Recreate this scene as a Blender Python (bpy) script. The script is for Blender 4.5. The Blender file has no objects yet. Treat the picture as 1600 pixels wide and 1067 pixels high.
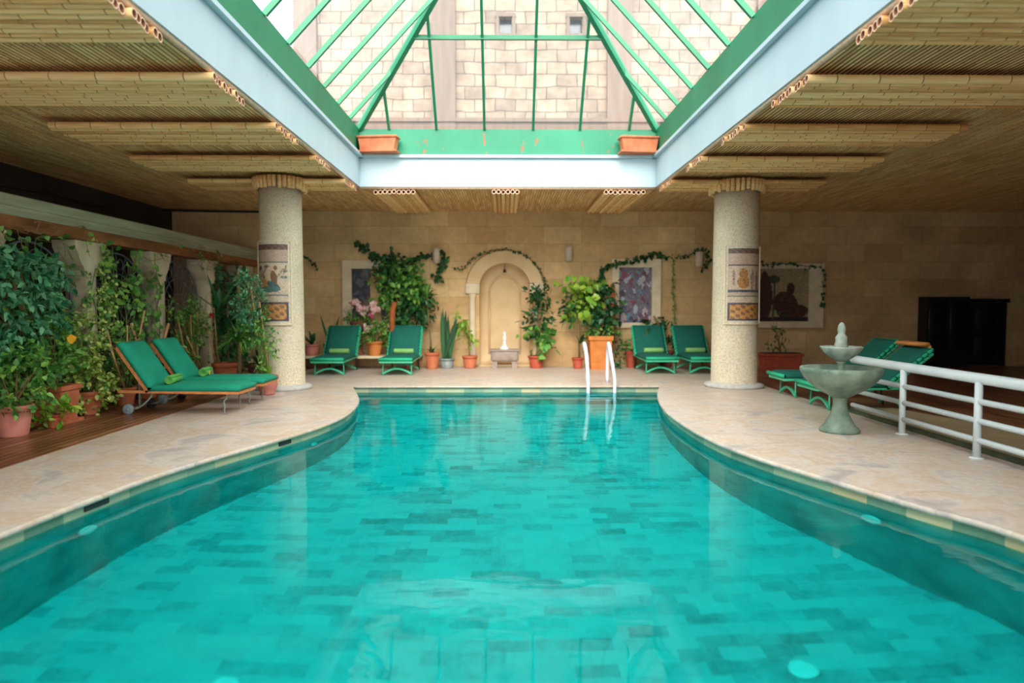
import bpy, math, random
from mathutils import Vector, Matrix, Euler
R = random.Random(7)
PI = math.pi
S = bpy.context.scene
COL = S.collection

# ------------------------------------------------------------------ camera
F = 1067.0
cam_d = bpy.data.cameras.new('camera'); cam = bpy.data.objects.new('camera', cam_d); COL.objects.link(cam)
cam_d.sensor_width = 36; cam_d.lens = 36*F/1600; cam_d.clip_start = .05
CAMZ = 1.25
cam.location = (0, 0, CAMZ)
cam.rotation_euler = (math.radians(90-2.977), 0, math.radians(-0.537))
cam_d.dof.use_dof = True; cam_d.dof.focus_distance = 6.8; cam_d.dof.aperture_fstop = 0.9
S.camera = cam
_CR = cam.rotation_euler.to_matrix()
def ray(px, py): return _CR @ Vector(((px-800)/F, -(py-533.5)/F, -1))
def W(px, py, Y):                 # a photo pixel taken to the vertical plane at depth Y
    d = ray(px, py); t = Y/d.y; return Vector((d.x*t, Y, CAMZ+d.z*t))
def G(px, py, z=0.0):             # a photo pixel taken to the level z
    d = ray(px, py); t = (z-CAMZ)/d.z; return Vector((d.x*t, d.y*t, z))

# ------------------------------------------------------------------ light
w = bpy.data.worlds.new('overcast_sky'); S.world = w; w.use_nodes = True
wn = w.node_tree; bg = wn.nodes['Background']
bg.inputs[0].default_value = (.80, .90, 1.0, 1); bg.inputs[1].default_value = 1.0
_tc = wn.nodes.new('ShaderNodeTexCoord'); _sx = wn.nodes.new('ShaderNodeSeparateXYZ'); _rp = wn.nodes.new('ShaderNodeValToRGB')
wn.links.new(_tc.outputs['Generated'], _sx.inputs[0]); wn.links.new(_sx.outputs[2], _rp.inputs[0]); 
_dt = wn.nodes.new('ShaderNodeVectorMath'); _dt.operation = 'DOT_PRODUCT'; wn.links.new(_tc.outputs['Generated'], _dt.inputs[0]); _dt.inputs[1].default_value = (0, -.82, .57)
_gr = wn.nodes.new('ShaderNodeValToRGB'); wn.links.new(_dt.outputs['Value'], _gr.inputs[0])   # bright cloud round the veiled sun
for _e, (_p, _c) in zip(_gr.color_ramp.elements, ((.1, (0, 0, 0, 1)), (.9, (1.75, 1.66, 1.5, 1)))): _e.position = _p; _e.color = _c
_ad = wn.nodes.new('ShaderNodeMix'); _ad.data_type = 'RGBA'; _ad.blend_type = 'ADD'; _ad.inputs[0].default_value = 1
wn.links.new(_rp.outputs[0], _ad.inputs[6]); wn.links.new(_gr.outputs[0], _ad.inputs[7]); wn.links.new(_ad.outputs[2], bg.inputs[0])
for _e, (_p, _c) in zip(_rp.color_ramp.elements, ((.15, (.50, .62, .74, 1)), (.95, (.95, 1.0, 1.0, 1)))): _e.position = _p; _e.color = _c
sd = bpy.data.lights.new('hazy_sun', 'SUN'); sd.energy = 2.2; sd.angle = math.radians(40); sd.color = (1, .95, .87)
so = bpy.data.objects.new('hazy_sun', sd); COL.objects.link(so); so.rotation_euler = (math.radians(54), 0, math.radians(-3))
pd = bpy.data.lights.new('skylight_portal', 'AREA'); pd.shape = 'RECTANGLE'; pd.size = 4.6; pd.size_y = 12.2
pd.cycles.is_portal = True
po = bpy.data.objects.new('skylight_portal', pd); COL.objects.link(po); po.location = (.05, 5.0, 4.08)
pd2 = bpy.data.lights.new('added_opening_portal', 'AREA'); pd2.shape = 'RECTANGLE'; pd2.size = 6.4; pd2.size_y = 2.6; pd2.cycles.is_portal = True
po2 = bpy.data.objects.new('added_opening_portal', pd2); COL.objects.link(po2); po2.location = (-2.0, -3.68, 1.55); po2.rotation_euler = (math.radians(90), 0, 0)  # guides sky light through the openings added in the unseen front wall
S.view_settings.view_transform = 'Standard'; S.view_settings.look = 'None'
S.view_settings.gamma = 1; S.view_settings.exposure = 1.32
S.view_settings.use_curve_mapping = False

# ------------------------------------------------------------------ materials
def nodes(name):
    m = bpy.data.materials.new(name); m.use_nodes = True
    nt = m.node_tree; b = nt.nodes['Principled BSDF']; return m, nt, b
def N(nt, t, **kw):
    n = nt.nodes.new(t)
    for k, v in kw.items():
        if k in n.inputs: n.inputs[k].default_value = v
        else: setattr(n, k, v)
    return n
def L(nt, a, b): nt.links.new(a, b)
def c4(c): return (c[0], c[1], c[2], 1)
def hexc(r, g, b):
    f = lambda v: ((v/255+.055)/1.055)**2.4 if v/255 > .04045 else v/255/12.92
    return (f(r), f(g), f(b))
def ramp(nt, fac, stops):
    r = N(nt, 'ShaderNodeValToRGB'); e = r.color_ramp.elements
    while len(e) < len(stops): e.new(.5)
    for i, (p, c) in enumerate(stops): e[i].position = p; e[i].color = c4(c)
    L(nt, fac, r.inputs[0]); return r.outputs[0]
def coord(nt, scale=(1, 1, 1), rot=(0, 0, 0), kind='Object'):
    tc = N(nt, 'ShaderNodeTexCoord'); mp = N(nt, 'ShaderNodeMapping')
    mp.inputs['Scale'].default_value = scale; mp.inputs['Rotation'].default_value = rot
    L(nt, tc.outputs[kind], mp.inputs[0]); return mp.outputs[0]
def bump(nt, b, h, strength=.3, dist=.01):
    n = N(nt, 'ShaderNodeBump'); n.inputs['Strength'].default_value = strength; n.inputs['Distance'].default_value = dist
    L(nt, h, n.inputs['Height']); L(nt, n.outputs[0], b.inputs['Normal'])
def mix(nt, fac, a, b, mode='MIX'):
    n = N(nt, 'ShaderNodeMix', data_type='RGBA', blend_type=mode)
    for i, v in ((0, fac), (6, a), (7, b)):
        if isinstance(v, (int, float)): n.inputs[i].default_value = v
        elif isinstance(v, tuple): n.inputs[i].default_value = c4(v)
        else: L(nt, v, n.inputs[i])
    return n.outputs[2]
def noisy(name, c1, c2, scale=8, rough=.7, bs=.2, stretch=(1, 1, 1), detail=4, metal=0, bd=.01, bscale=None):
    m, nt, b = nodes(name); co = coord(nt, stretch)
    n = N(nt, 'ShaderNodeTexNoise', Scale=scale, Detail=detail); L(nt, co, n.inputs[0])
    L(nt, ramp(nt, n.outputs[0], [(.3, c1), (.7, c2)]), b.inputs[0])
    b.inputs['Roughness'].default_value = rough; b.inputs['Metallic'].default_value = metal
    if bs:
        h = n.outputs[0]
        if bscale:
            n2 = N(nt, 'ShaderNodeTexNoise', Scale=bscale, Detail=3); L(nt, co, n2.inputs[0]); h = n2.outputs[0]
        bump(nt, b, h, bs, bd)
    return m
def brick(nt, co, bw, rh, mortar, c1, c2, cm, off=.5, smooth=.1, bias=0):
    n = N(nt, 'ShaderNodeTexBrick', offset=off)
    n.inputs['Scale'].default_value = 1; n.inputs['Brick Width'].default_value = bw; n.inputs['Row Height'].default_value = rh
    n.inputs['Mortar Size'].default_value = mortar; n.inputs['Mortar Smooth'].default_value = smooth
    n.inputs['Bias'].default_value = bias
    n.inputs['Color1'].default_value = c4(c1); n.inputs['Color2'].default_value = c4(c2); n.inputs['Mortar'].default_value = c4(cm)
    L(nt, co, n.inputs[0]); return n
def vary(nt, col, co, scale, lo, hi, detail=4):
    n = N(nt, 'ShaderNodeTexNoise', Scale=scale, Detail=detail); L(nt, co, n.inputs[0])
    r = ramp(nt, n.outputs[0], [(.3, (lo,)*3), (.7, (hi,)*3)])
    return mix(nt, 1.0, col, r, 'MULTIPLY')

def ashlar(name, rot, c1, c2, cm, bw, rh, mort=.006, warp=0.0, bs=.25):
    m, nt, b = nodes(name); co = coord(nt, rot=rot)
    src = co
    if warp:
        nz = N(nt, 'ShaderNodeTexNoise', Scale=1.6, Detail=2); L(nt, co, nz.inputs[0])
        sub = N(nt, 'ShaderNodeVectorMath', operation='SUBTRACT'); L(nt, nz.outputs[1], sub.inputs[0]); sub.inputs[1].default_value = (.5, .5, .5)
        sc = N(nt, 'ShaderNodeVectorMath', operation='SCALE'); L(nt, sub.outputs[0], sc.inputs[0]); sc.inputs['Scale'].default_value = warp
        ad = N(nt, 'ShaderNodeVectorMath', operation='ADD'); L(nt, co, ad.inputs[0]); L(nt, sc.outputs[0], ad.inputs[1]); src = ad.outputs[0]
    k = brick(nt, src, bw, rh, mort, c1, c2, cm, smooth=.4)
    col = vary(nt, k.outputs[0], co, 1.3, .82, 1.12) if not warp else vary(nt, k.outputs[0], co, 2.6, .72, 1.2); col = vary(nt, col, co, 9, .9, 1.08, 6)
    L(nt, col, b.inputs[0]); b.inputs['Roughness'].default_value = .85
    n = N(nt, 'ShaderNodeTexNoise', Scale=25, Detail=5); L(nt, co, n.inputs[0])
    inv = N(nt, 'ShaderNodeMath', operation='MULTIPLY_ADD'); L(nt, k.outputs['Fac'], inv.inputs[0]); inv.inputs[1].default_value = -1.5; L(nt, n.outputs[0], inv.inputs[2])
    bump(nt, b, inv.outputs[0], bs, .012); return m
M = {}
XZ = (PI/2, 0, 0)   # maps object x,z to texture x,y
M['wall'] = ashlar('tan_ashlar', (-PI/2, 0, 0), hexc(202, 164, 114), hexc(222, 188, 138), hexc(184, 150, 104), .78, .36, .005)
M['wall_side'] = ashlar('tan_ashlar_side', (-PI/2, 0, -PI/2), hexc(196, 166, 120), hexc(212, 186, 140), hexc(170, 144, 104), .78, .36, .005)
M['dark_wall'] = noisy('shade_toned_wall', hexc(56, 50, 44), hexc(72, 64, 54), 3, .9, .1)  # shade of the unlit sides of the hall put into the wall colour
M['niche'] = noisy('niche_stone', hexc(212, 178, 132), hexc(226, 196, 152), 3, .8, .15, bscale=30)
M['pale_stone'] = noisy('pale_stone', hexc(214, 194, 160), hexc(232, 214, 184), 6, .75, .2, bscale=60, bd=.004)
M['outer'] = ashlar('outer_rubble_wall', (-PI/2, 0, 0), hexc(144, 126, 110), hexc(118, 104, 94), hexc(82, 74, 68), .50, .30, .014, .12, .5)
M['outer_pier'] = noisy('outer_pier_stone', hexc(98, 84, 76), hexc(110, 96, 88), 9, .85, .3, (1, 1, .1))

def travertine():
    m, nt, b = nodes('travertine_paving'); co = coord(nt)
    k = brick(nt, co, .62, .41, .0035, hexc(200, 188, 176), hexc(184, 166, 152), hexc(130, 118, 106), smooth=.2)
    w1 = N(nt, 'ShaderNodeTexNoise', Scale=1.7, Detail=7, Roughness=.62, Distortion=1.1); L(nt, co, w1.inputs[0])
    st = ramp(nt, w1.outputs[0], [(.34, hexc(146, 144, 148)), (.45, hexc(206, 196, 188)), (.55, hexc(196, 168, 138)), (.60, hexc(204, 192, 184)), (.7, hexc(158, 152, 152))])
    col = mix(nt, .55, k.outputs[0], st)
    col = vary(nt, col, co, 22, .88, 1.08, 6); L(nt, col, b.inputs[0])
    r = N(nt, 'ShaderNodeMapRange'); L(nt, w1.outputs[0], r.inputs[0]); r.inputs[3].default_value = .28; r.inputs[4].default_value = .55
    L(nt, r.outputs[0], b.inputs['Roughness'])
    inv = N(nt, 'ShaderNodeMath', operation='MULTIPLY_ADD'); L(nt, k.outputs['Fac'], inv.inputs[0]); inv.inputs[1].default_value = -1; L(nt, w1.outputs[0], inv.inputs[2])
    bump(nt, b, inv.outputs[0], .25, .01); return m
M['trav'] = travertine()
def wood_deck():
    m, nt, b = nodes('wet_wood_planks'); co = coord(nt, rot=(0, 0, PI/2))
    k = brick(nt, co, 2.4, .095, .007, hexc(112, 66, 42), hexc(162, 112, 82), hexc(24, 14, 10), smooth=.1)
    co2 = coord(nt, (18, 1.2, 1)); n = N(nt, 'ShaderNodeTexNoise', Scale=2.2, Detail=6); L(nt, co2, n.inputs[0])
    col = mix(nt, 1.0, k.outputs[0], ramp(nt, n.outputs[0], [(.3, (.62, .55, .5)), (.55, (1.1, 1.05, 1.0)), (.75, (1.5, 1.55, 1.6))]), 'MULTIPLY')
    L(nt, col, b.inputs[0]); b.inputs['Roughness'].default_value = .33
    inv = N(nt, 'ShaderNodeMath', operation='MULTIPLY_ADD'); L(nt, k.outputs['Fac'], inv.inputs[0]); inv.inputs[1].default_value = -1; L(nt, n.outputs[0], inv.inputs[2])
    bump(nt, b, inv.outputs[0], .4, .008); return m
M['deck'] = wood_deck()
M['deck_side'] = noisy('plank_edge', hexc(70, 40, 26), hexc(110, 68, 44), 10, .6, .2)
M['olive_stone'] = noisy('olive_stone', hexc(150, 136, 108), hexc(172, 150, 116), 4, .6, .2)
M['moss'] = noisy('mossy_kerb', hexc(52, 66, 48), hexc(84, 92, 66), 9, .7, .3)

def bamboo(name, c1, c2, c3, rough=.5):
    m, nt, b = nodes(name)
    gi = N(nt, 'ShaderNodeNewGeometry'); oi = N(nt, 'ShaderNodeObjectInfo')
    co = coord(nt, (1.2, 20, 20)); n = N(nt, 'ShaderNodeTexNoise', Scale=3, Detail=5); L(nt, co, n.inputs[0])
    ad = N(nt, 'ShaderNodeMath', operation='ADD'); L(nt, n.outputs[0], ad.inputs[0])
    ml = N(nt, 'ShaderNodeMath', operation='MULTIPLY_ADD'); L(nt, oi.outputs['Random'], ml.inputs[0]); ml.inputs[1].default_value = .5; ml.inputs[2].default_value = -.25
    L(nt, ml.outputs[0], ad.inputs[1])
    L(nt, ramp(nt, ad.outputs[0], [(.25, c1), (.5, c2), (.75, c3)]), b.inputs[0])
    b.inputs['Roughness'].default_value = rough; bump(nt, b, n.outputs[0], .15, .004); return m
M['bamboo'] = bamboo('dry_bamboo', hexc(206, 150, 90), hexc(242, 190, 126), hexc(250, 212, 154))
M['bamboo_node'] = noisy('bamboo_node', hexc(132, 100, 58), hexc(176, 140, 88), 20, .6, 0)
M['bamboo_cut'] = noisy('bamboo_cut', hexc(214, 168, 138), hexc(232, 196, 168), 30, .7, .2)
M['bamboo_in'] = noisy('bamboo_hollow', hexc(140, 88, 62), hexc(172, 116, 86), 10, .8, 0)
def mat_bamboo():
    m, nt, b = nodes('split_bamboo_mat'); co = coord(nt, rot=(0, 0, PI/2))
    k = brick(nt, co, .46, .044, .004, hexc(250, 206, 144), hexc(216, 164, 104), hexc(84, 48, 22), off=.37, smooth=.6)
    co2 = coord(nt, (40, 1.5, 1)); n = N(nt, 'ShaderNodeTexNoise', Scale=1.5, Detail=5); L(nt, co2, n.inputs[0])
    col = mix(nt, 1.0, k.outputs[0], ramp(nt, n.outputs[0], [(.3, (.78,)*3), (.7, (1.15,)*3)]), 'MULTIPLY')
    L(nt, col, b.inputs[0]); b.inputs['Roughness'].default_value = .6
    bump(nt, b, k.outputs['Fac'], -.4, .006); return m
M['mat'] = mat_bamboo()
M['roofing'] = noisy('roof_slab', hexc(120, 112, 100), hexc(140, 130, 118), 4, .9, 0)

def painted(name, base, base2, rust, amt=.66, rough=.45):
    m, nt, b = nodes(name); co = coord(nt, (1, 1, .35))
    n = N(nt, 'ShaderNodeTexNoise', Scale=7, Detail=6, Roughness=.65); L(nt, co, n.inputs[0])
    n2 = N(nt, 'ShaderNodeTexNoise', Scale=1.5, Detail=3); L(nt, co, n2.inputs[0])
    c = ramp(nt, n2.outputs[0], [(.3, base), (.7, base2)])
    f = ramp(nt, n.outputs[0], [(amt, (0, 0, 0)), (amt+.05, (1, 1, 1))])
    L(nt, mix(nt, f, c, rust), b.inputs[0]); b.inputs['Roughness'].default_value = rough
    bump(nt, b, n.outputs[0], .08, .004); return m
M['white_beam'] = painted('pale_blue_white_paint', hexc(176, 196, 206), hexc(190, 208, 216), hexc(150, 136, 120), .74)
M['green'] = painted('green_enamel', hexc(8, 108, 72), hexc(20, 124, 86), hexc(150, 92, 52), .70)
M['green_rust'] = painted('green_enamel_rusty', hexc(6, 118, 84), hexc(28, 136, 100), hexc(142, 92, 50), .61)
M['rust'] = noisy('rusty_steel', hexc(120, 70, 44), hexc(150, 96, 64), 12, .8, .2)

def speckle(name, base, dark, light):
    m, nt, b = nodes(name); co = coord(nt)
    n = N(nt, 'ShaderNodeTexNoise', Scale=55, Detail=3); L(nt, co, n.inputs[0])
    n2 = N(nt, 'ShaderNodeTexNoise', Scale=2.5, Detail=3); L(nt, co, n2.inputs[0])
    c = ramp(nt, n.outputs[0], [(.34, dark), (.46, base), (.62, light)])
    c = mix(nt, 1.0, c, ramp(nt, n2.outputs[0], [(.3, (.9, .9, .9)), (.7, (1.05, 1.03, 1))]), 'MULTIPLY')
    L(nt, c, b.inputs[0]); b.inputs['Roughness'].default_value = .8; bump(nt, b, n.outputs[0], .35, .005); return m
M['column'] = speckle('pebbled_plaster', hexc(208, 194, 168), hexc(184, 168, 140), hexc(220, 208, 186))
M['grey_stone'] = noisy('grey_stone', hexc(176, 176, 172), hexc(200, 198, 190), 12, .7, .3)
M['fountain'] = noisy('green_grey_stone', hexc(84, 108, 94), hexc(134, 152, 134), 7, .6, .35, bscale=40)
M['fountain_pale'] = noisy('pale_weathered_stone', hexc(120, 138, 126), hexc(176, 184, 172), 9, .65, .35)
M['basin'] = noisy('marble_basin', hexc(140, 124, 114), hexc(166, 150, 138), 9, .6, .2)
M['statue'] = noisy('white_marble', hexc(226, 222, 216), hexc(240, 238, 232), 9, .4, .1)

def tiles_pool(name, rot):
    m, nt, b = nodes(name); co = coord(nt, rot=rot)
    k = brick(nt, co, .235, .115, .0015, (.1, .1, .1), (.9, .9, .9), (.4, .4, .4), off=.43, smooth=.1)
    co2 = coord(nt); n = N(nt, 'ShaderNodeTexNoise', Scale=1.1, Detail=7, Roughness=.6, Distortion=.5); L(nt, co2, n.inputs[0])
    n3 = N(nt, 'ShaderNodeTexNoise', Scale=9, Detail=6, Roughness=.7, Distortion=.8); L(nt, co2, n3.inputs[0])
    f = mix(nt, .55, k.outputs[0], n.outputs[0]); f = mix(nt, .36, f, n3.outputs[0])
    L(nt, ramp(nt, f, [(.22, hexc(44, 104, 106)), (.38, hexc(84, 164, 166)), (.5, hexc(106, 194, 196)), (.72, hexc(126, 208, 206))]), b.inputs[0])
    b.inputs['Roughness'].default_value = .6; return m
M['pool_floor'] = tiles_pool('slate_pool_tiles', (0, 0, 0))
def band_tiles():
    m, nt, b = nodes('waterline_tiles')
    uv = N(nt, 'ShaderNodeUVMap'); mp = N(nt, 'ShaderNodeMapping'); L(nt, uv.outputs[0], mp.inputs[0])
    k = brick(nt, mp.outputs[0], .30, .15, .002, (0, 0, 0), (1, 1, 1), (.2, .2, .2), off=.5)
    n = N(nt, 'ShaderNodeTexNoise', Scale=3, Detail=6, Roughness=.65); L(nt, mp.outputs[0], n.inputs[0])
    f = mix(nt, .45, k.outputs[0], n.outputs[0])
    L(nt, ramp(nt, f, [(.2, hexc(96, 132, 112)), (.4, hexc(142, 168, 146)), (.6, hexc(190, 190, 158)), (.8, hexc(204, 180, 140))]), b.inputs[0])
    b.inputs['Roughness'].default_value = .4; return m
M['band'] = band_tiles()
M['pool_wall'] = noisy('pool_wall_tiles', hexc(62, 136, 134), hexc(110, 186, 180), 3, .6, 0, detail=6)
M['coping_under'] = noisy('coping_underside', hexc(74, 84, 60), hexc(112, 112, 84), 8, .8, .2)

def water():
    m = bpy.data.materials.new('pool_water'); m.use_nodes = True; nt = m.node_tree; nt.nodes.clear()
    out = N(nt, 'ShaderNodeOutputMaterial')
    rf = N(nt, 'ShaderNodeBsdfRefraction'); rf.inputs['Color'].default_value = (.13, .95, .94, 1); rf.inputs['Roughness'].default_value = 0; rf.inputs['IOR'].default_value = 1.33
    gl = N(nt, 'ShaderNodeBsdfGlossy'); gl.inputs['Color'].default_value = (.95, 1, 1, 1); gl.inputs['Roughness'].default_value = .015
    fr = N(nt, 'ShaderNodeFresnel'); fr.inputs['IOR'].default_value = 1.33
    ml = N(nt, 'ShaderNodeMath', operation='MULTIPLY'); ml.inputs[1].default_value = .55; L(nt, fr.outputs[0], ml.inputs[0])
    ms = N(nt, 'ShaderNodeMixShader'); L(nt, ml.outputs[0], ms.inputs[0]); L(nt, rf.outputs[0], ms.inputs[1]); L(nt, gl.outputs[0], ms.inputs[2])
    L(nt, ms.outputs[0], out.inputs[0])
    co = coord(nt, (1, 2.0, 1)); n = N(nt, 'ShaderNodeTexNoise', Scale=2.2, Detail=3); L(nt, co, n.inputs[0])
    bp = N(nt, 'ShaderNodeBump'); bp.inputs['Strength'].default_value = .15; bp.inputs['Distance'].default_value = .02
    L(nt, n.outputs[0], bp.inputs['Height'])
    for s in (rf, gl, fr): L(nt, bp.outputs[0], s.inputs['Normal'])
    return m
M['water'] = water()
def glass():
    m = bpy.data.materials.new('dusty_roof_glass'); m.use_nodes = True; nt = m.node_tree; nt.nodes.clear()
    out = N(nt, 'ShaderNodeOutputMaterial'); tr = N(nt, 'ShaderNodeBsdfTransparent'); tr.inputs[0].default_value = (.97, .98, .98, 1)
    gl = N(nt, 'ShaderNodeBsdfGlossy'); gl.inputs['Roughness'].default_value = .05
    tl = N(nt, 'ShaderNodeBsdfTranslucent'); tl.inputs[0].default_value = (.9, .9, .9, 1)
    a = N(nt, 'ShaderNodeMixShader'); a.inputs[0].default_value = .07; L(nt, tr.outputs[0], a.inputs[1]); L(nt, tl.outputs[0], a.inputs[2])
    b2 = N(nt, 'ShaderNodeMixShader'); b2.inputs[0].default_value = .05; L(nt, a.outputs[0], b2.inputs[1]); L(nt, gl.outputs[0], b2.inputs[2])
    L(nt, b2.outputs[0], out.inputs[0]); return m
M['glass'] = glass()
def fabric(name, c, rough=.85):
    m, nt, b = nodes(name); co = coord(nt)
    n = N(nt, 'ShaderNodeTexNoise', Scale=320, Detail=2); L(nt, co, n.inputs[0])
    n2 = N(nt, 'ShaderNodeTexNoise', Scale=5, Detail=3); L(nt, co, n2.inputs[0])
    L(nt, vary(nt, mix(nt, 0, c, c), co, 6, .88, 1.1), b.inputs[0]); b.inputs['Roughness'].default_value = rough
    bump(nt, b, mix(nt, .7, n.outputs[0], n2.outputs[0]), .35, .006); return m
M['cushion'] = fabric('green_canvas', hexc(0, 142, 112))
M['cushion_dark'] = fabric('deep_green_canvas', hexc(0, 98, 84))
M['piping'] = fabric('bright_green_piping', hexc(30, 176, 130))
M['towel'] = fabric('green_terry_towel', hexc(96, 176, 84), .95)
M['towel_pale'] = fabric('pale_green_towel', hexc(134, 190, 110), .95)
M['orange_towel'] = fabric('orange_towel', hexc(214, 140, 70), .95)
M['tag'] = fabric('yellow_tag', hexc(226, 208, 96))
M['slat'] = noisy('orange_teak', hexc(186, 112, 58), hexc(214, 146, 88), 12, .55, .2, (1, 8, 1))
M['steel'] = painted('grey_green_steel', hexc(120, 138, 128), hexc(142, 156, 146), hexc(140, 84, 56), .56)
M['wheel'] = noisy('grey_plastic', hexc(112, 128, 134), hexc(134, 148, 152), 10, .5, 0)
M['rubber'] = noisy('black_rubber', hexc(34, 38, 42), hexc(48, 52, 56), 10, .7, 0)
M['mint'] = painted('mint_green_enamel', hexc(54, 190, 146), hexc(80, 204, 160), hexc(60, 140, 110), .75)
M['dark_metal'] = noisy('dark_metal', hexc(40, 44, 46), hexc(58, 60, 62), 10, .5, 0, metal=.6)
M['white_rail'] = noisy('white_enamel_rail', hexc(196, 208, 212), hexc(210, 220, 222), 5, .35, 0)
M['chrome'] = noisy('white_steel_tube', hexc(214, 216, 232), hexc(228, 230, 240), 5, .25, 0)
def terra(name, c1, c2): return noisy(name, c1, c2, 6, .75, .2, bscale=50, bd=.003)
M['terracotta'] = terra('terracotta', hexc(178, 92, 58), hexc(206, 122, 84))
M['terra_pink'] = terra('pink_terracotta', hexc(190, 112, 98), hexc(208, 134, 118))
M['terra_red'] = terra('red_terracotta', hexc(164, 66, 44), hexc(184, 86, 58))
M['terra_orange'] = terra('orange_terracotta', hexc(196, 112, 46), hexc(214, 134, 66))
M['dull_pot'] = terra('brown_clay', hexc(112, 66, 52), hexc(138, 86, 68))
M['grey_pot'] = noisy('grey_ceramic', hexc(120, 130, 130), hexc(150, 158, 156), 8, .5, .1)
M['soil'] = noisy('potting_soil', hexc(46, 32, 22), hexc(82, 62, 44), 40, .95, .5)
def leaf(name, a, b_, c, rough=.42, trans=.25):
    m, nt, b = nodes(name); g = N(nt, 'ShaderNodeNewGeometry')
    L(nt, ramp(nt, g.outputs['Random Per Island'], [(.05, a), (.5, b_), (.95, c)]), b.inputs[0])
    b.inputs['Roughness'].default_value = rough
    t = N(nt, 'ShaderNodeBsdfTranslucent'); L(nt, b.inputs[0].links[0].from_socket, t.inputs[0])
    ms = N(nt, 'ShaderNodeMixShader'); ms.inputs[0].default_value = trans
    out = [n for n in nt.nodes if n.type == 'OUTPUT_MATERIAL'][0]
    L(nt, b.outputs[0], ms.inputs[1]); L(nt, t.outputs[0], ms.inputs[2]); L(nt, ms.outputs[0], out.inputs[0]); return m
M['leaf'] = leaf('mid_green_leaves', hexc(54, 112, 44), hexc(92, 156, 66), hexc(150, 196, 92))
M['leaf_dark'] = leaf('dark_green_leaves', hexc(20, 62, 34), hexc(36, 92, 48), hexc(60, 120, 62))
M['leaf_blue'] = leaf('blue_green_leaves', hexc(40, 108, 70), hexc(74, 150, 102), hexc(124, 188, 140))
M['leaf_lime'] = leaf('lime_leaves', hexc(96, 150, 40), hexc(140, 186, 60), hexc(176, 204, 80))
M['leaf_var'] = leaf('variegated_leaves', hexc(88, 146, 54), hexc(164, 198, 88), hexc(220, 224, 136))
M['leaf_yellow'] = leaf('yellow_leaf', hexc(236, 160, 20), hexc(244, 176, 24), hexc(240, 190, 60))
M['stem'] = noisy('brown_stem', hexc(104, 84, 52), hexc(146, 120, 78), 14, .8, .2)
M['stem_green'] = noisy('green_stem', hexc(88, 112, 50), hexc(128, 146, 70), 14, .7, .1)
M['twig'] = noisy('dry_twig', hexc(132, 96, 60), hexc(166, 124, 80), 14, .9, .2)
M['cane'] = noisy('bamboo_cane', hexc(178, 130, 82), hexc(206, 162, 112), 8, .6, .1, (4, 4, 1))
M['moss_pole'] = noisy('coir_pole', hexc(150, 78, 36), hexc(184, 104, 54), 30, .95, .6)
M['pink_petal'] = leaf('pink_petals', hexc(226, 170, 168), hexc(236, 196, 190), hexc(240, 214, 206), .6)
M['magenta'] = leaf('magenta_petals', hexc(190, 50, 100), hexc(204, 70, 120), hexc(214, 90, 130), .6)
M['red_petal'] = leaf('red_petals', hexc(190, 30, 40), hexc(206, 44, 52), hexc(210, 60, 60), .6)
M['iron'] = noisy('grey_iron', hexc(88, 98, 110), hexc(112, 122, 134), 10, .55, .1, metal=.2)
M['cornice'] = noisy('weathered_cornice', hexc(150, 150, 124), hexc(180, 176, 150), 3, .85, .3, (3, .4, 3), bscale=30)
M['oak'] = noisy('orange_brown_timber', hexc(112, 66, 34), hexc(168, 108, 60), 4, .8, .4, (3, .5, 3))
M['pier'] = noisy('carved_pier_stone', hexc(196, 180, 148), hexc(222, 208, 178), 5, .85, .3, bscale=50)
M['dark_glass'] = noisy('dark_green_pane', hexc(10, 22, 22), hexc(18, 36, 34), 4, .2, 0)
M['black_wood'] = noisy('black_stained_wood', hexc(12, 13, 14), hexc(24, 24, 26), 4, .6, .1)
M['lamp_glass'] = noisy('frosted_shade', hexc(200, 178, 158), hexc(214, 196, 178), 6, .5, 0)
M['cable'] = noisy('black_cable', hexc(16, 14, 14), hexc(26, 24, 22), 8, .7, 0)
M['fitting'] = noisy('white_plastic', hexc(226, 240, 238), hexc(236, 246, 244), 8, .4, 0)
M['window_glass'] = noisy('blue_grey_pane', hexc(40, 52, 68), hexc(56, 68, 84), 4, .2, 0)
def mosaic_mat():
    m, nt, b = nodes('mosaic_tesserae'); a = N(nt, 'ShaderNodeAttribute', attribute_name='Col')
    L(nt, a.outputs[0], b.inputs[0]); b.inputs['Roughness'].default_value = .5; return m
M['mosaic'] = mosaic_mat()

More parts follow.
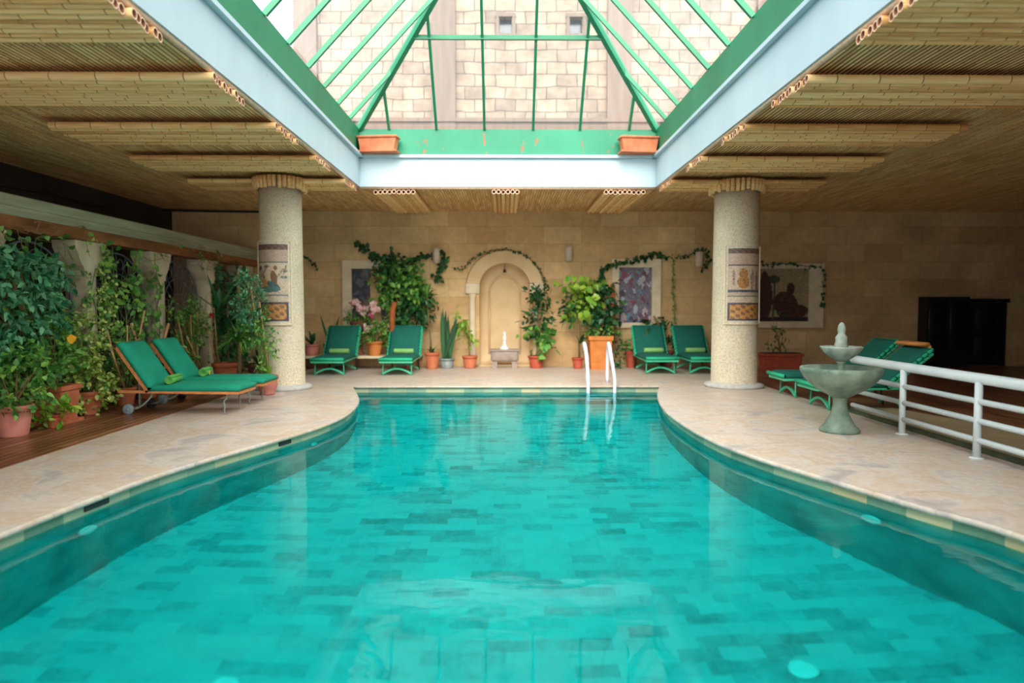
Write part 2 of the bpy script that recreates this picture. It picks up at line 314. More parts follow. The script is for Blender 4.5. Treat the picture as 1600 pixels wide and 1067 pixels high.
# ------------------------------------------------------------------ mesh builder
class MB:
    def __init__(s): s.v = []; s.f = []; s.m = []; s.s = []; s.uv = None
    def add(s, vs, fs, mi=0, sm=False, mat=None):
        o = len(s.v)
        for v in vs: s.v.append(tuple(mat @ Vector(v)) if mat else tuple(v))
        for f in fs: s.f.append(tuple(i+o for i in f)); s.m.append(mi); s.s.append(sm)
        return s
    def box(s, c, d, mi=0, mat=None, taper=1.0, bev=0.0):
        x, y, z = d[0]/2, d[1]/2, d[2]/2
        if bev <= 0:
            vs = [(c[0]+sx*x*(taper if sz < 0 else 1), c[1]+sy*y*(taper if sz < 0 else 1), c[2]+sz*z) for sz in (-1, 1) for sx, sy in ((-1, -1), (1, -1), (1, 1), (-1, 1))]
            return s.add(vs, [(3, 2, 1, 0), (4, 5, 6, 7), (0, 1, 5, 4), (1, 2, 6, 5), (2, 3, 7, 6), (3, 0, 4, 7)], mi, False, mat)
        b = min(bev, x*.9, y*.9, z*.9); rings = []
        def ring(ix, iz, z_):
            xx, yy = x-ix, y-ix
            return [(c[0]+px, c[1]+py, c[2]+z_) for px, py in ((-xx+iz, -yy), (xx-iz, -yy), (xx, -yy+iz), (xx, yy-iz), (xx-iz, yy), (-xx+iz, yy), (-xx, yy-iz), (-xx, -yy+iz))]
        k = b*.3
        for ix, z_ in ((b, -z), (k, -z+k), (0, -z+b), (0, z-b), (k, z-k), (b, z)): rings.append(ring(ix, b, z_))
        vs = [p for r in rings for p in r]; fs = []
        for i in range(len(rings)-1):
            for j in range(8): fs.append((i*8+j, i*8+(j+1) % 8, (i+1)*8+(j+1) % 8, (i+1)*8+j))
        fs.append(tuple(range(7, -1, -1))); fs.append(tuple((len(rings)-1)*8+j for j in range(8)))
        return s.add(vs, fs, mi, True, mat)
    def beam(s, a, b, w_, h_, mi=0, up=(0, 0, 1)):
        a, b = Vector(a), Vector(b); d = (b-a).normalized(); u = Vector(up)
        x = d.cross(u)
        if x.length < 1e-4: x = d.cross(Vector((0, 1, 0)))
        x.normalize(); y = x.cross(d).normalized()
        vs = [p+x*sx*w_/2+y*sy*h_/2 for p in (a, b) for sx, sy in ((-1, -1), (1, -1), (1, 1), (-1, 1))]
        return s.add(vs, [(3, 2, 1, 0), (4, 5, 6, 7), (0, 1, 5, 4), (1, 2, 6, 5), (2, 3, 7, 6), (3, 0, 4, 7)], mi)
    def tube(s, pts, r, n=8, mi=0, caps=True, flat=1.0, mat=None):
        pts = [Vector(p) for p in pts]; rr = r if isinstance(r, (list, tuple)) else [r]*len(pts)
        vs = []; fs = []; x = None
        for i, p in enumerate(pts):
            d = (pts[min(i+1, len(pts)-1)]-pts[max(i-1, 0)])
            if d.length < 1e-9: d = Vector((0, 0, 1))
            d.normalize()
            if x is None: x = d.orthogonal().normalized()
            else:
                x = (x-d*x.dot(d))
                x = x.normalized() if x.length > 1e-5 else d.orthogonal().normalized()
            y = d.cross(x)
            for k in range(n):
                a = 2*PI*k/n; vs.append(p+(x*math.cos(a)+y*math.sin(a)*flat)*rr[i])
        for i in range(len(pts)-1):
            for k in range(n): fs.append((i*n+k, i*n+(k+1) % n, (i+1)*n+(k+1) % n, (i+1)*n+k))
        if caps: fs.append(tuple(range(n-1, -1, -1))); fs.append(tuple((len(pts)-1)*n+k for k in range(n)))
        return s.add(vs, fs, mi, n > 4, mat)
    def lathe(s, prof, n=24, c=(0, 0, 0), mi=0, sm=True, mat=None, wav=0, wn=0):
        vs = []; fs = []
        for r, z in prof:
            for k in range(n):
                a = 2*PI*k/n; q = r*(1+wav*math.cos(wn*a)) if wav else r
                vs.append((c[0]+q*math.cos(a), c[1]+q*math.sin(a), c[2]+z))
        for i in range(len(prof)-1):
            for k in range(n): fs.append((i*n+k, i*n+(k+1) % n, (i+1)*n+(k+1) % n, (i+1)*n+k))
        if prof[0][0] > 1e-4: fs.append(tuple(range(n-1, -1, -1)))
        if prof[-1][0] > 1e-4: fs.append(tuple((len(prof)-1)*n+k for k in range(n)))
        return s.add(vs, fs, mi, sm, mat)
    def sphere(s, c, r, n=12, mi=0, sz=1.0):
        return s.lathe([(max(1e-5, r*math.sin(PI*i/8)), -r*sz*math.cos(PI*i/8)) for i in range(9)], n, c, mi)
    def leaf(s, p, d, up, ln, wd, fold=.18, mi=0, droop=.15):
        p = Vector(p); d = Vector(d).normalized(); x = d.cross(Vector(up))
        if x.length < 1e-3: x = d.orthogonal()
        x.normalize(); n = x.cross(d).normalized()
        def q(a, b, c_): return p+d*ln*a+x*wd*b+n*(c_*wd-droop*ln*a*a)
        vs = [q(0, 0, 0), q(.28, -.46, fold), q(.28, .46, fold), q(.66, -.36, fold*.8), q(.66, .36, fold*.8), q(1, 0, 0), q(.28, 0, 0), q(.66, 0, 0)]
        return s.add(vs, [(0, 1, 6), (0, 6, 2), (1, 3, 7, 6), (6, 7, 4, 2), (3, 5, 7), (7, 5, 4)], mi, True)
    def blade(s, pts, wd, mi=0, up=(0, 0, 1), fold=.15):
        pts = [Vector(p) for p in pts]; n = len(pts); vs = []; fs = []
        for i, p in enumerate(pts):
            d = (pts[min(i+1, n-1)]-pts[max(i-1, 0)]).normalized(); x = d.cross(Vector(up))
            if x.length < 1e-3: x = d.orthogonal()
            x.normalize(); t = i/(n-1); w_ = wd*(.55+.45*math.sin(min(1, t*2)*PI/2)) if t < .5 else wd*(1-((t-.5)*2)**2*.97)
            nn = x.cross(d)
            vs += [p-x*w_/2+nn*w_*fold, p, p+x*w_/2+nn*w_*fold]
        for i in range(n-1): fs += [(i*3, i*3+1, i*3+4, i*3+3), (i*3+1, i*3+2, i*3+5, i*3+4)]
        return s.add(vs, fs, mi, True)
    def prism(s, poly, ext, mi=0, mat=None):   # poly: list of 3D pts, extruded by vector ext
        n = len(poly); e = Vector(ext); vs = [Vector(p) for p in poly]+[Vector(p)+e for p in poly]
        return s.add(vs, [tuple(range(n-1, -1, -1)), tuple(range(n, 2*n))]+[(i, (i+1) % n, n+(i+1) % n, n+i) for i in range(n)], mi, False, mat)
    def build(s, name, mats, parent=None, loc=None):
        me = bpy.data.meshes.new(name); me.from_pydata(s.v, [], s.f)
        if not isinstance(mats, (list, tuple)): mats = [mats]
        for m in mats: me.materials.append(M[m])
        me.polygons.foreach_set('material_index', s.m); me.polygons.foreach_set('use_smooth', s.s); me.update()
        o = bpy.data.objects.new(name, me); COL.objects.link(o)
        if parent: o.parent = parent
        if loc is not None: o.location = loc
        return o
def tag(o, label, cat=None, group=None, kind=None):
    if label: o['label'] = label
    if cat: o['category'] = cat
    if group: o['group'] = group
    if kind: o['kind'] = kind
    return o
def thing(name, loc, label, cat, rz=0, group=None):
    o = bpy.data.objects.new(name, None); COL.objects.link(o); o.empty_display_size = .1
    o.location = loc; o.rotation_euler = (0, 0, rz); return tag(o, label, cat, group)
def struct(o, label=None): o['kind'] = 'structure'; (label and tag(o, label)); return o
def copy_tree(o, parent=None):
    c = o.copy(); COL.objects.link(c); c.parent = parent
    for ch in list(o.children): copy_tree(ch, c)
    return c
def rot(rx=0, ry=0, rz=0, t=(0, 0, 0)): return Matrix.Translation(Vector(t)) @ Euler((rx, ry, rz)).to_matrix().to_4x4()

# ------------------------------------------------------------------ shell
ZC = 3.2            # bamboo ceiling level
YB = 14.1           # far wall
XW, XE = -6.8, 11.4
YF = -3.5
WX0, WX1, WY0, WY1 = -2.36, 2.44, -1.3, 11.2   # the skylight well
def catmull(pts, n=6):
    out = []
    for i in range(len(pts)-1):
        p0, p1, p2, p3 = pts[max(i-1, 0)], pts[i], pts[i+1], pts[min(i+2, len(pts)-1)]
        for k in range(n):
            t = k/n
            out.append(tuple(.5*((2*b)+(-a+c)*t+(2*a-5*b+4*c-d)*t*t+(-a+3*b-3*c+d)*t**3) for a, b, c, d in zip(p0, p1, p2, p3)))
    out.append(tuple(pts[-1])); return out
LP = [(-2.6, .7), (-2.84, 1.6), (-2.84, 2.7), (-2.78, 3.76), (-2.70, 4.43), (-2.60, 5.03), (-2.42, 5.65), (-2.17, 6.35), (-1.95, 7.06), (-1.85, 7.75), (-1.87, 8.4), (-1.95, 9.0), (-2.11, 9.65), (-2.27, 10.2), (-2.40, 10.66)]
RP = [(2.6, .7), (2.9, 1.6), (2.92, 2.7), (2.81, 3.7), (2.60, 4.2), (2.40, 4.73), (2.17, 5.35), (2.05, 5.75), (1.95, 6.25), (1.90, 6.98), (1.91, 7.9), (1.98, 8.6), (2.09, 9.26), (2.25, 10.0), (2.43, 10.66)]
LC, RC = catmull(LP), catmull(RP)
def at_y(c, y):
    for (xa, ya), (xb, yb) in zip(c, c[1:]):
        if ya <= y <= yb: return xa+(xb-xa)*(y-ya)/max(1e-9, yb-ya)
    return c[-1][0] if y > c[-1][1] else c[0][0]
ys = [.7+(10.66-.7)*i/90 for i in range(91)]
XD, XR = -3.87, 4.05
mb = MB()
for i in range(90):
    y0, y1 = ys[i], ys[i+1]
    for a0, a1, b0, b1 in ((XD, XD, at_y(LC, y0), at_y(LC, y1)), (at_y(RC, y0), at_y(RC, y1), XR, XR)):
        mb.add([(a0, y0, 0), (b0, y0, 0), (b1, y1, 0), (a1, y1, 0)], [(0, 1, 2, 3)], 0)
mb.add([(XD, 10.66, 0), (XR, 10.66, 0), (XR, YB, 0), (XD, YB, 0)], [(0, 1, 2, 3)], 0)
mb.add([(XD, YF, 0), (XR, YF, 0), (XR, .7, 0), (XD, .7, 0)], [(0, 1, 2, 3)], 0)
# rounded lip of the coping and the darker olive underside set back to the tiled band
loop = [(at_y(LC, y), y) for y in ys]+[(at_y(RC, y), y) for y in reversed(ys)]
n = len(loop)
def offs(lp, d):
    out = []
    for i, (x, y) in enumerate(lp):
        a, b = lp[i-1], lp[(i+1) % len(lp)]; tx, ty = b[0]-a[0], b[1]-a[1]; l = math.hypot(tx, ty) or 1
        out.append((x-ty/l*d, y+tx/l*d))
    return out
# interior of the pool lies at +offset of which sign? loop runs up the left side then down the right: interior is to the right
lip = offs(loop, -.012); back = offs(loop, .03)
vs = [(x, y, 0) for x, y in loop]+[(x, y, -.012) for x, y in lip]+[(x, y, -.03) for x, y in lip]+[(x, y, -.04) for x, y in loop]+[(x, y, -.04) for x, y in back]
fs = []; 
for k in range(4):
    for i in range(n): fs.append((k*n+i, k*n+(i+1) % n, (k+1)*n+(i+1) % n, (k+1)*n+i))
mb.add(vs, fs[:3*n], 0, True); mb.add(vs, fs[3*n:], 1)
struct(mb.build('floor', ['trav', 'coping_under']), 'mottled pale travertine paving around the pool with rounded coping')
# pool basin
ZP = -1.30; ZWATER = -.105
mb = MB(); zs = (-.04, -.145, ZP)
vs = [(x, y, z) for z in zs for x, y in back]
mb.add(vs, [(i, (i+1) % n, n+(i+1) % n, n+i) for i in range(n)], 0, True)
mb.add(vs, [(n+i, n+(i+1) % n, 2*n+(i+1) % n, 2*n+i) for i in range(n)], 1, True)
o = struct(mb.build('wall_pool', ['band', 'pool_wall']), 'stone tiled band and green tiled side walls of the pool')
uv = o.data.uv_layers.new(name='UVMap'); acc = [0]
for i in range(n): acc.append(acc[-1]+math.dist(back[i], back[(i+1) % n]))
nb = len(o.data.polygons)
for p in o.data.polygons:
    for li in p.loop_indices:
        vi = o.data.loops[li].vertex_index % n; u = acc[vi]
        if p.index % n == n-1 and vi == 0: u = acc[n]
        uv.data[li].uv = (u, o.data.vertices[o.data.loops[li].vertex_index].co.z)
mb = MB(); mb.add([(-3.1, .5, ZP), (3.1, .5, ZP), (3.1, 10.9, ZP), (-3.1, 10.9, ZP)], [(0, 1, 2, 3)])
struct(mb.build('floor_pool', 'pool_floor'), 'turquoise stone tiles laid in rows on the pool bottom')
mb = MB()
for i in range(90):
    y0, y1 = ys[i], ys[i+1]
    mb.add([(at_y(LC, y0)-.03, y0, ZWATER), (at_y(RC, y0)+.03, y0, ZWATER), (at_y(RC, y1)+.03, y1, ZWATER), (at_y(LC, y1)-.03, y1, ZWATER)], [(0, 1, 2, 3)], 0, True)
mb.add([(-2.44, 10.66, ZWATER), (2.47, 10.66, ZWATER), (2.47, 10.70, ZWATER), (-2.44, 10.70, ZWATER)], [(0, 1, 2, 3)], 0, True)
tag(mb.build('pool_water', 'water'), 'still turquoise water filling the curved pool', 'water', kind='stuff')

# timber decks on both sides
mb = MB(); mb.box(((XW+XD)/2, (YF+YB)/2, -.01), (XD-XW, YB-YF, .03)); struct(mb.build('floor_deck', 'deck'), 'wet brown plank deck along the left arcade')
mb = MB(); mb.box(((XR+XE)/2, (YF+YB)/2, -.01), (XE-XR, YB-YF, .024)); struct(mb.build('floor_terrace', 'deck'), 'dark brown plank deck on the right side')
mb = MB(); mb.prism([(4.12, 1.5, .004), (5.75, 1.5, .004), (5.45, 5.2, .004), (4.7, 8.2, .004), (4.12, 8.2, .004)], (0, 0, .012)); struct(mb.build('floor_ramp', 'olive_stone'), 'olive stone strip beyond the white railing')
mb = MB(); mb.box((4.09, 4.5, .012), (.09, 7.4, .036)); struct(mb.build('trim_1', 'moss'), 'mossy dark green kerb at the foot of the white railing')

# walls
def wall(name, c, d, mat, label): mb = MB(); mb.box(c, d); return struct(mb.build(name, mat), label)
AX, AW, ASP, AO = -.02, .60, 1.63, .80   # arch niche: centre x, inner half width, spring z, outer half width
AIW = .52
mb = MB(); yb = YB
# far wall with the niche cut out: left, right and over the arch
mb.box(((XW+AX-AIW)/2, YB+.2, 1.9), (AX-AIW-XW, .4, 3.9)); mb.box(((XE+AX+AIW)/2, YB+.2, 1.9), (XE-AX-AIW, .4, 3.9))
na = 20; arc = [(AX-AIW*math.cos(PI*i/na), YB, ASP+AIW*math.sin(PI*i/na)) for i in range(na+1)]
for i in range(na):
    a, b = arc[i], arc[i+1]
    mb.add([a, b, (b[0], YB, 3.85), (a[0], YB, 3.85), (a[0], YB+.4, a[2]), (b[0], YB+.4, b[2])], [(0, 1, 2, 3), (4, 5, 1, 0)])
mb.box((AX, YB+.3, .0), (AIW*2, .2, .04))
struct(mb.build('wall_back', 'wall'), 'tan cut-stone wall at the far end of the pool')
mb = MB(); mb.box((AX, YB+.33, 1.3), (AIW*2+.1, .06, 2.7)); struct(mb.build('wall_niche', 'niche'), 'honey coloured stone back of the arched niche')
wall('wall_left', (XW-.1, 5.3, 1.9), (.2, 17.6, 3.9), 'dark_wall', 'wall behind the arcade with its shade put into the dark brown colour')
wall('wall_right', (XE+.1, 5.3, 1.9), (.2, 17.6, 3.9), 'dark_wall', 'wall on the far right with shade put into its dark colour')  # dark colour stands in for the shade on this side
mb = MB()   # unseen front wall, piers and lintel; openings added to brighten the hall
mb.box(((XW-5.2)/2, YF-.1, 1.9), (-5.2-XW, .2, 3.9)); mb.box(((XE+1.2)/2, YF-.1, 1.9), (XE-1.2, .2, 3.9)); mb.box((-2.0, YF-.1, 3.37), (6.4, .2, .95)); mb.box((-2.0, YF-.1, .1), (6.4, .2, .3))
for x in (-3.1, -1.0): mb.box((x, YF-.1, 1.57), (.3, .2, 2.65))
struct(mb.build('wall_front', 'wall'), 'unseen stone wall behind the viewer with wide openings added for daylight')

# corrugated bamboo mat ceiling
def mat_ceiling(name, x0, x1, y0, y1, label):
    p = .044; nx = int((x1-x0)/p); mb = MB(); prof = []
    for i in range(nx):
        for t in (0, .25, .5, .75): prof.append((x0+(i+t)*p, ZC-.022*math.sin(PI*t)))
    prof.append((x1, ZC)); k = len(prof)
    mb.add([(x, y0, z) for x, z in prof]+[(x, y1, z) for x, z in prof], [(i, i+1, k+i+1, k+i) for i in range(k-1)], 0, True)
    mb.box(((x0+x1)/2, (y0+y1)/2, ZC+.24), (x1-x0, y1-y0, .46), 1)
    struct(mb.build(name, ['mat', 'roofing']), label)
mat_ceiling('ceiling_left', XW, WX0-.06, YF, YB, 'split bamboo ceiling over the left deck')
mat_ceiling('ceiling_right', WX1+.06, XE, YF, YB, 'split bamboo ceiling over the right deck')
mat_ceiling('ceiling_back', WX0-.06, WX1+.06, WY1+.06, YB, 'split bamboo ceiling between the skylight and the far wall')
mat_ceiling('ceiling_front', WX0-.06, WX1+.06, YF, WY0-.06, 'split bamboo ceiling behind the viewer')

# white beams round the well, with a ledge on top
ZG0, ZG1 = 3.675, 4.10
tr = [('trim_2', (WX0-.03, (WY0+WY1)/2, 3.43), (.06, WY1-WY0+.12, .50), 'pale blue white beam along the left edge of the skylight well'),
      ('trim_3', (WX1+.03, (WY0+WY1)/2, 3.43), (.06, WY1-WY0+.12, .50), 'pale blue white beam along the right edge of the skylight well'),
      ('trim_4', ((WX0+WX1)/2, WY1+.03, 3.43), (WX1-WX0-.002, .06, .50), 'pale blue white beam along the far edge of the skylight well'),
      ('trim_5', ((WX0+WX1)/2, WY0-.03, 3.43), (WX1-WX0-.002, .06, .50), 'pale blue white beam behind the viewer')]
for nm, c, d, lb in tr:
    mb = MB(); mb.box(c, d)
    e = [d[0]+.0, d[1]+.0, .045]; cc = list(c); cc[2] = 3.66
    if d[0] < .1: e[0] = .12; cc[0] += (.03 if c[0] < 0 else -.03)
    else: e[1] = .12; cc[1] += (-.03 if c[1] > 5 else .03)
    mb.box(cc, e); struct(mb.build(nm, 'white_beam'), lb)
# bamboo edging pole under the white beams
mb = MB()
for x in (WX0-.045, WX1+.045): mb.tube([(x, WY0, ZC-.028), (x, WY1+.05, ZC-.028)], .028, 10, 0)
mb.tube([(WX0, WY1+.045, ZC-.028), (WX1, WY1+.045, ZC-.028)], .028, 10, 0)
struct(mb.build('trim_6', 'bamboo_cut'), 'bamboo edging pole running under the white beams')

# ------------------------------------------------------------------ skylight
sky = thing('skylight', ((WX0+WX1)/2, WY1, ZG0), 'green steel framed hipped glass skylight above the pool', 'skylight')
def LS(p): return Vector(p)-Vector(sky.location)
gx0, gx1, gy0, gy1 = WX0+.0, WX1-.0, WY0, WY1
def sbeam(name, a, b, w_, h_, mat='green', up=(0, 0, 1)):
    mb = MB(); mb.beam(LS(a), LS(b), w_, h_, 0, up); return mb.build(name, mat, sky)
zc = (ZG0+ZG1)/2; hh = ZG1-ZG0
sbeam('curb_beam', (gx0-.03, gy0, zc), (gx0-.03, gy1+.06, zc), .06, hh); sbeam('curb_beam', (gx1+.03, gy0, zc), (gx1+.03, gy1+.06, zc), .06, hh)
sbeam('curb_beam', (gx0, gy1+.03, zc), (gx1, gy1+.03, zc), .06, hh, 'green_rust'); sbeam('curb_beam', (gx0, gy0-.03, zc), (gx1, gy0-.03, zc), .06, hh)
SL = 1.08; half = (gx1-gx0)/2; cx = (gx0+gx1)/2; ZR = ZG1+half*SL
def zroof(x, y):
    t = min(x-gx0, gx1-x, y-gy0, gy1-y); return ZG1+t*SL
for sx in (gx0, gx1):
    sbeam('hip_rafter', (sx, gy1, ZG1), (cx, gy1-half, ZR), .075, .10); sbeam('hip_rafter', (sx, gy0, ZG1), (cx, gy0+half, ZR), .075, .10)
sbeam('ridge_beam', (cx, gy0+half, ZR), (cx, gy1-half, ZR), .08, .10)
k = 0; y = gy1-.66
while y > gy0+.3:
    for sx, sg in ((gx0, 1), (gx1, -1)):
        t = min(half, gy1-y, y-gy0)
        sbeam('rafter', (sx, y, ZG1), (sx+sg*t, y, ZG1+t*SL), .04, .055)
    y -= .735
for px in (608, 682, 757, 833, 906, 983):
    x = W(px, 207, gy1).x; t = min(x-gx0, gx1-x)
    sbeam('rafter', (x, gy1, ZG1), (x, gy1-t, ZG1+t*SL), .04, .055)
    sbeam('rafter', (x, gy0, ZG1), (x, gy0+t, ZG1+t*SL), .04, .055)
tp = .99
sbeam('purlin', (gx0+tp, gy1-tp, ZG1+tp*SL), (gx1-tp, gy1-tp, ZG1+tp*SL), .05, .06)
sbeam('purlin', (gx0+tp, gy0+tp, ZG1+tp*SL), (gx1-tp, gy0+tp, ZG1+tp*SL), .05, .06)
dz = .05
A, B, C_, D = (gx0, gy0), (gx1, gy0), (gx1, gy1), (gx0, gy1); r0, r1 = (cx, gy0+half), (cx, gy1-half)
for poly in ([A+(ZG1+dz,), r0+(ZR+dz,), r1+(ZR+dz,), D+(ZG1+dz,)], [B+(ZG1+dz,), C_+(ZG1+dz,), r1+(ZR+dz,), r0+(ZR+dz,)], [D+(ZG1+dz,), r1+(ZR+dz,), C_+(ZG1+dz,)], [A+(ZG1+dz,), B+(ZG1+dz,), r0+(ZR+dz,)]):
    mb = MB(); mb.add([LS(p) for p in poly], [tuple(range(len(poly)))]); mb.build('glass_slope', 'glass', sky)

# window boxes on the ledge corners
def window_box(px0, px1, rz, label):
    c = (W(px0, 240, WY1-.13)+W(px1, 240, WY1-.13))/2; wd = (px1-px0)/F*(WY1-.13)*.98
    t = thing('window_box', (c.x, WY1-.16, ZG0+.012), label, 'planter', rz, 'terracotta boxes on the skylight ledge')
    mb = MB(); mb.box((0, 0, .012), (wd*.98, .24, .024)); mb.box((0, 0, .12), (wd*.94, .2, .2), 0, None, .88); mb.build('box_body', 'terracotta', t)
    mb = MB(); mb.box((0, 0, .235), (wd, .24, .035), bev=.008); mb.build('rim', 'terracotta', t)
    return t
window_box(560, 624, -.10, 'terracotta window box on the skylight ledge, left corner')
window_box(966, 1028, .10, 'terracotta window box on the skylight ledge, right corner')

# ------------------------------------------------------------------ outside: stone building behind the glass roof
YO = 17.0; e0 = W(466, 60, YO).x
t = thing('stone_building', (1, YO, 0), 'pale rubble stone building with small windows seen through the glass roof', 'building')
def LB(p): return (p[0]-1, p[1]-YO, p[2])
mb = MB(); wz = [(W(790, 40, YO), .30, .42), (W(900, 38, YO), .30, .42)]
xs0, xs1, z0, z1 = e0, 11.0, 2.0, 15.0
# the wall in strips round the two window holes
hx = sorted([(c.x-wd/2, c.x+wd/2) for c, wd, h in wz]); zz0 = wz[0][0].z-.21; zz1 = zz0+.42
def blk(x0, x1, a, b): mb.box(((x0+x1)/2-1, .25, (a+b)/2), (x1-x0, .5, b-a))
blk(xs0, xs1, z0, zz0); blk(xs0, xs1, zz1, z1); blk(xs0, hx[0][0], zz0, zz1); blk(hx[0][1], hx[1][0], zz0, zz1); blk(hx[1][1], xs1, zz0, zz1)
mb.build('wall_face', 'outer', t)
zl = W(800, 190, YO).z
mb = MB(); mb.box(((xs0+xs1)/2-1, -.06, (2+zl)/2), (xs1-xs0, .12, zl-2)); mb.box(((xs0+xs1)/2-1, -.09, zl), (xs1-xs0, .18, .09)); mb.build('plinth', 'outer_pier', t)
for a, b in ((461, 497), (675, 712), (948, 985), (1180, 1215)):
    xa, xb = W(a, 100, YO).x, W(b, 100, YO).x
    mb = MB(); mb.box(((xa+xb)/2-1, -.07, 8.5), (xb-xa, .14, 13)); mb.build('pilaster', 'outer_pier', t)
for c, wd, h in wz:
    mb = MB()
    for sx in (-1, 1): mb.box((c.x-1+sx*.2, -.02, zz0+.21), (.07, .08, .5))
    mb.box((c.x-1, -.02, zz1+.03), (.5, .09, .09)); mb.box((c.x-1, -.03, zz0-.03), (.5, .1, .07)); fr = mb.build('window', 'outer_pier', t)
    mb = MB(); mb.box((c.x-1, .2, zz0+.21), (.34, .02, .46)); mb.build('pane', 'window_glass', fr)

# ------------------------------------------------------------------ bamboo bundles under the ceiling
def pole_mesh(ln, r, seed):
    rg = random.Random(seed); mb = MB(); pts = []; rad = []; x = 0; ph = rg.uniform(0, .3)
    seg = [0]; x = ph+.05
    while x < ln-.03: seg.append(x); x += rg.uniform(.26, .38)
    n = 12
    P = [(0, r)]
    mids = []
    for s_ in seg[1:]: P += [(s_-.008, r), (s_-.0025, r*1.08), (s_+.0025, r*1.08), (s_+.008, r*.99)]; mids.append(s_)
    P.append((ln, r))
    vs = []; fs = []; mi = []
    for xx, rr in P:
        for k in range(n): a = 2*PI*k/n; vs.append((xx, rr*math.cos(a), rr*math.sin(a)))
    for i in range(len(P)-1):
        nd = P[i][1] > r*1.05 and P[i+1][1] > r*1.05 or (P[i][1] > r*1.05)
        for k in range(n): fs.append((i*n+k, (i+1)*n+k, (i+1)*n+(k+1) % n, i*n+(k+1) % n)); mi.append(1 if nd else 0)
    mb.add(vs, [f for f, m_ in zip(fs, mi) if m_ == 0], 0, True); mb.add(vs, [f for f, m_ in zip(fs, mi) if m_], 1, True)
    for e, sg in ((0, 1), (ln, -1)):   # cut end: ring and hollow
        vs = []
        for rr, dx in ((r, 0), (r*.72, 0), (r*.70, .12*sg)):
            for k in range(n): a = 2*PI*k/n; vs.append((e+dx, rr*math.cos(a), rr*math.sin(a)))
        f1 = [(k, (k+1) % n, n+(k+1) % n, n+k) for k in range(n)]; f2 = [(n+k, n+(k+1) % n, 2*n+(k+1) % n, 2*n+k) for k in range(n)]+[tuple(2*n+k for k in range(n))]
        if sg < 0: f1 = [tuple(reversed(f)) for f in f1]; f2 = [tuple(reversed(f)) for f in f2]
        mb.add(vs, f1, 2); mb.add(vs, f2, 3, False)
    return mb
BM = ['bamboo', 'bamboo_node', 'bamboo_cut', 'bamboo_in']
PLN = 2.32
base_poles = []
for i in range(6):
    o = pole_mesh(PLN, .0365, i).build('bamboo_pole', BM); base_poles.append(o.data); bpy.data.objects.remove(o)
ords = ['first', 'second', 'third', 'fourth', 'fifth']
def bundle(x, y, rz, npole, label, group, count=0, w_=.076):
    t = thing('bamboo_bundle', (x, y, ZC-.095), label, 'bamboo', rz, group)
    for k in range(npole):
        o = bpy.data.objects.new('bamboo_pole', base_poles[(k*5+count) % 6]); COL.objects.link(o); o.parent = t
        o.location = (-R.uniform(.0, .045), (k-(npole-1)/2)*w_, R.uniform(-.006, .0)); o.rotation_euler = (R.uniform(0, 6), 0, R.uniform(-.003, .003))
    return t
YS = [(2.62, 3.36), (4.12, 4.86), (5.62, 6.38), (7.13, 7.88), (8.66, 9.42), (10.24, 11.0)]
nm = ['behind the frame edge', 'nearest in view', 'second nearest', 'middle', 'second from the far end', 'farthest, by the column capital']
for i, (a, b) in enumerate(YS):
    if i == 0: continue
    bundle(WX0-.035, (a+b)/2, PI, 10, 'flat bundle of bamboo poles under the left ceiling, '+nm[i], 'bamboo bundles under the left ceiling', i)
    bundle(WX1+.035, (a+b)/2, 0, 10, 'flat bundle of bamboo poles under the right ceiling, '+nm[i], 'bamboo bundles under the right ceiling', i+3)
PLN2 = 2.3
for px, q, lb in ((617, 9, 'leftmost'), (790, 6, 'middle'), (975, 9, 'rightmost')):
    x = W(px, 300, WY1+.1).x
    t = bundle(x, WY1+.05, PI/2, q, 'bamboo bundle between skylight and far wall, %s of the three' % lb, 'bamboo bundles before the far wall', q)
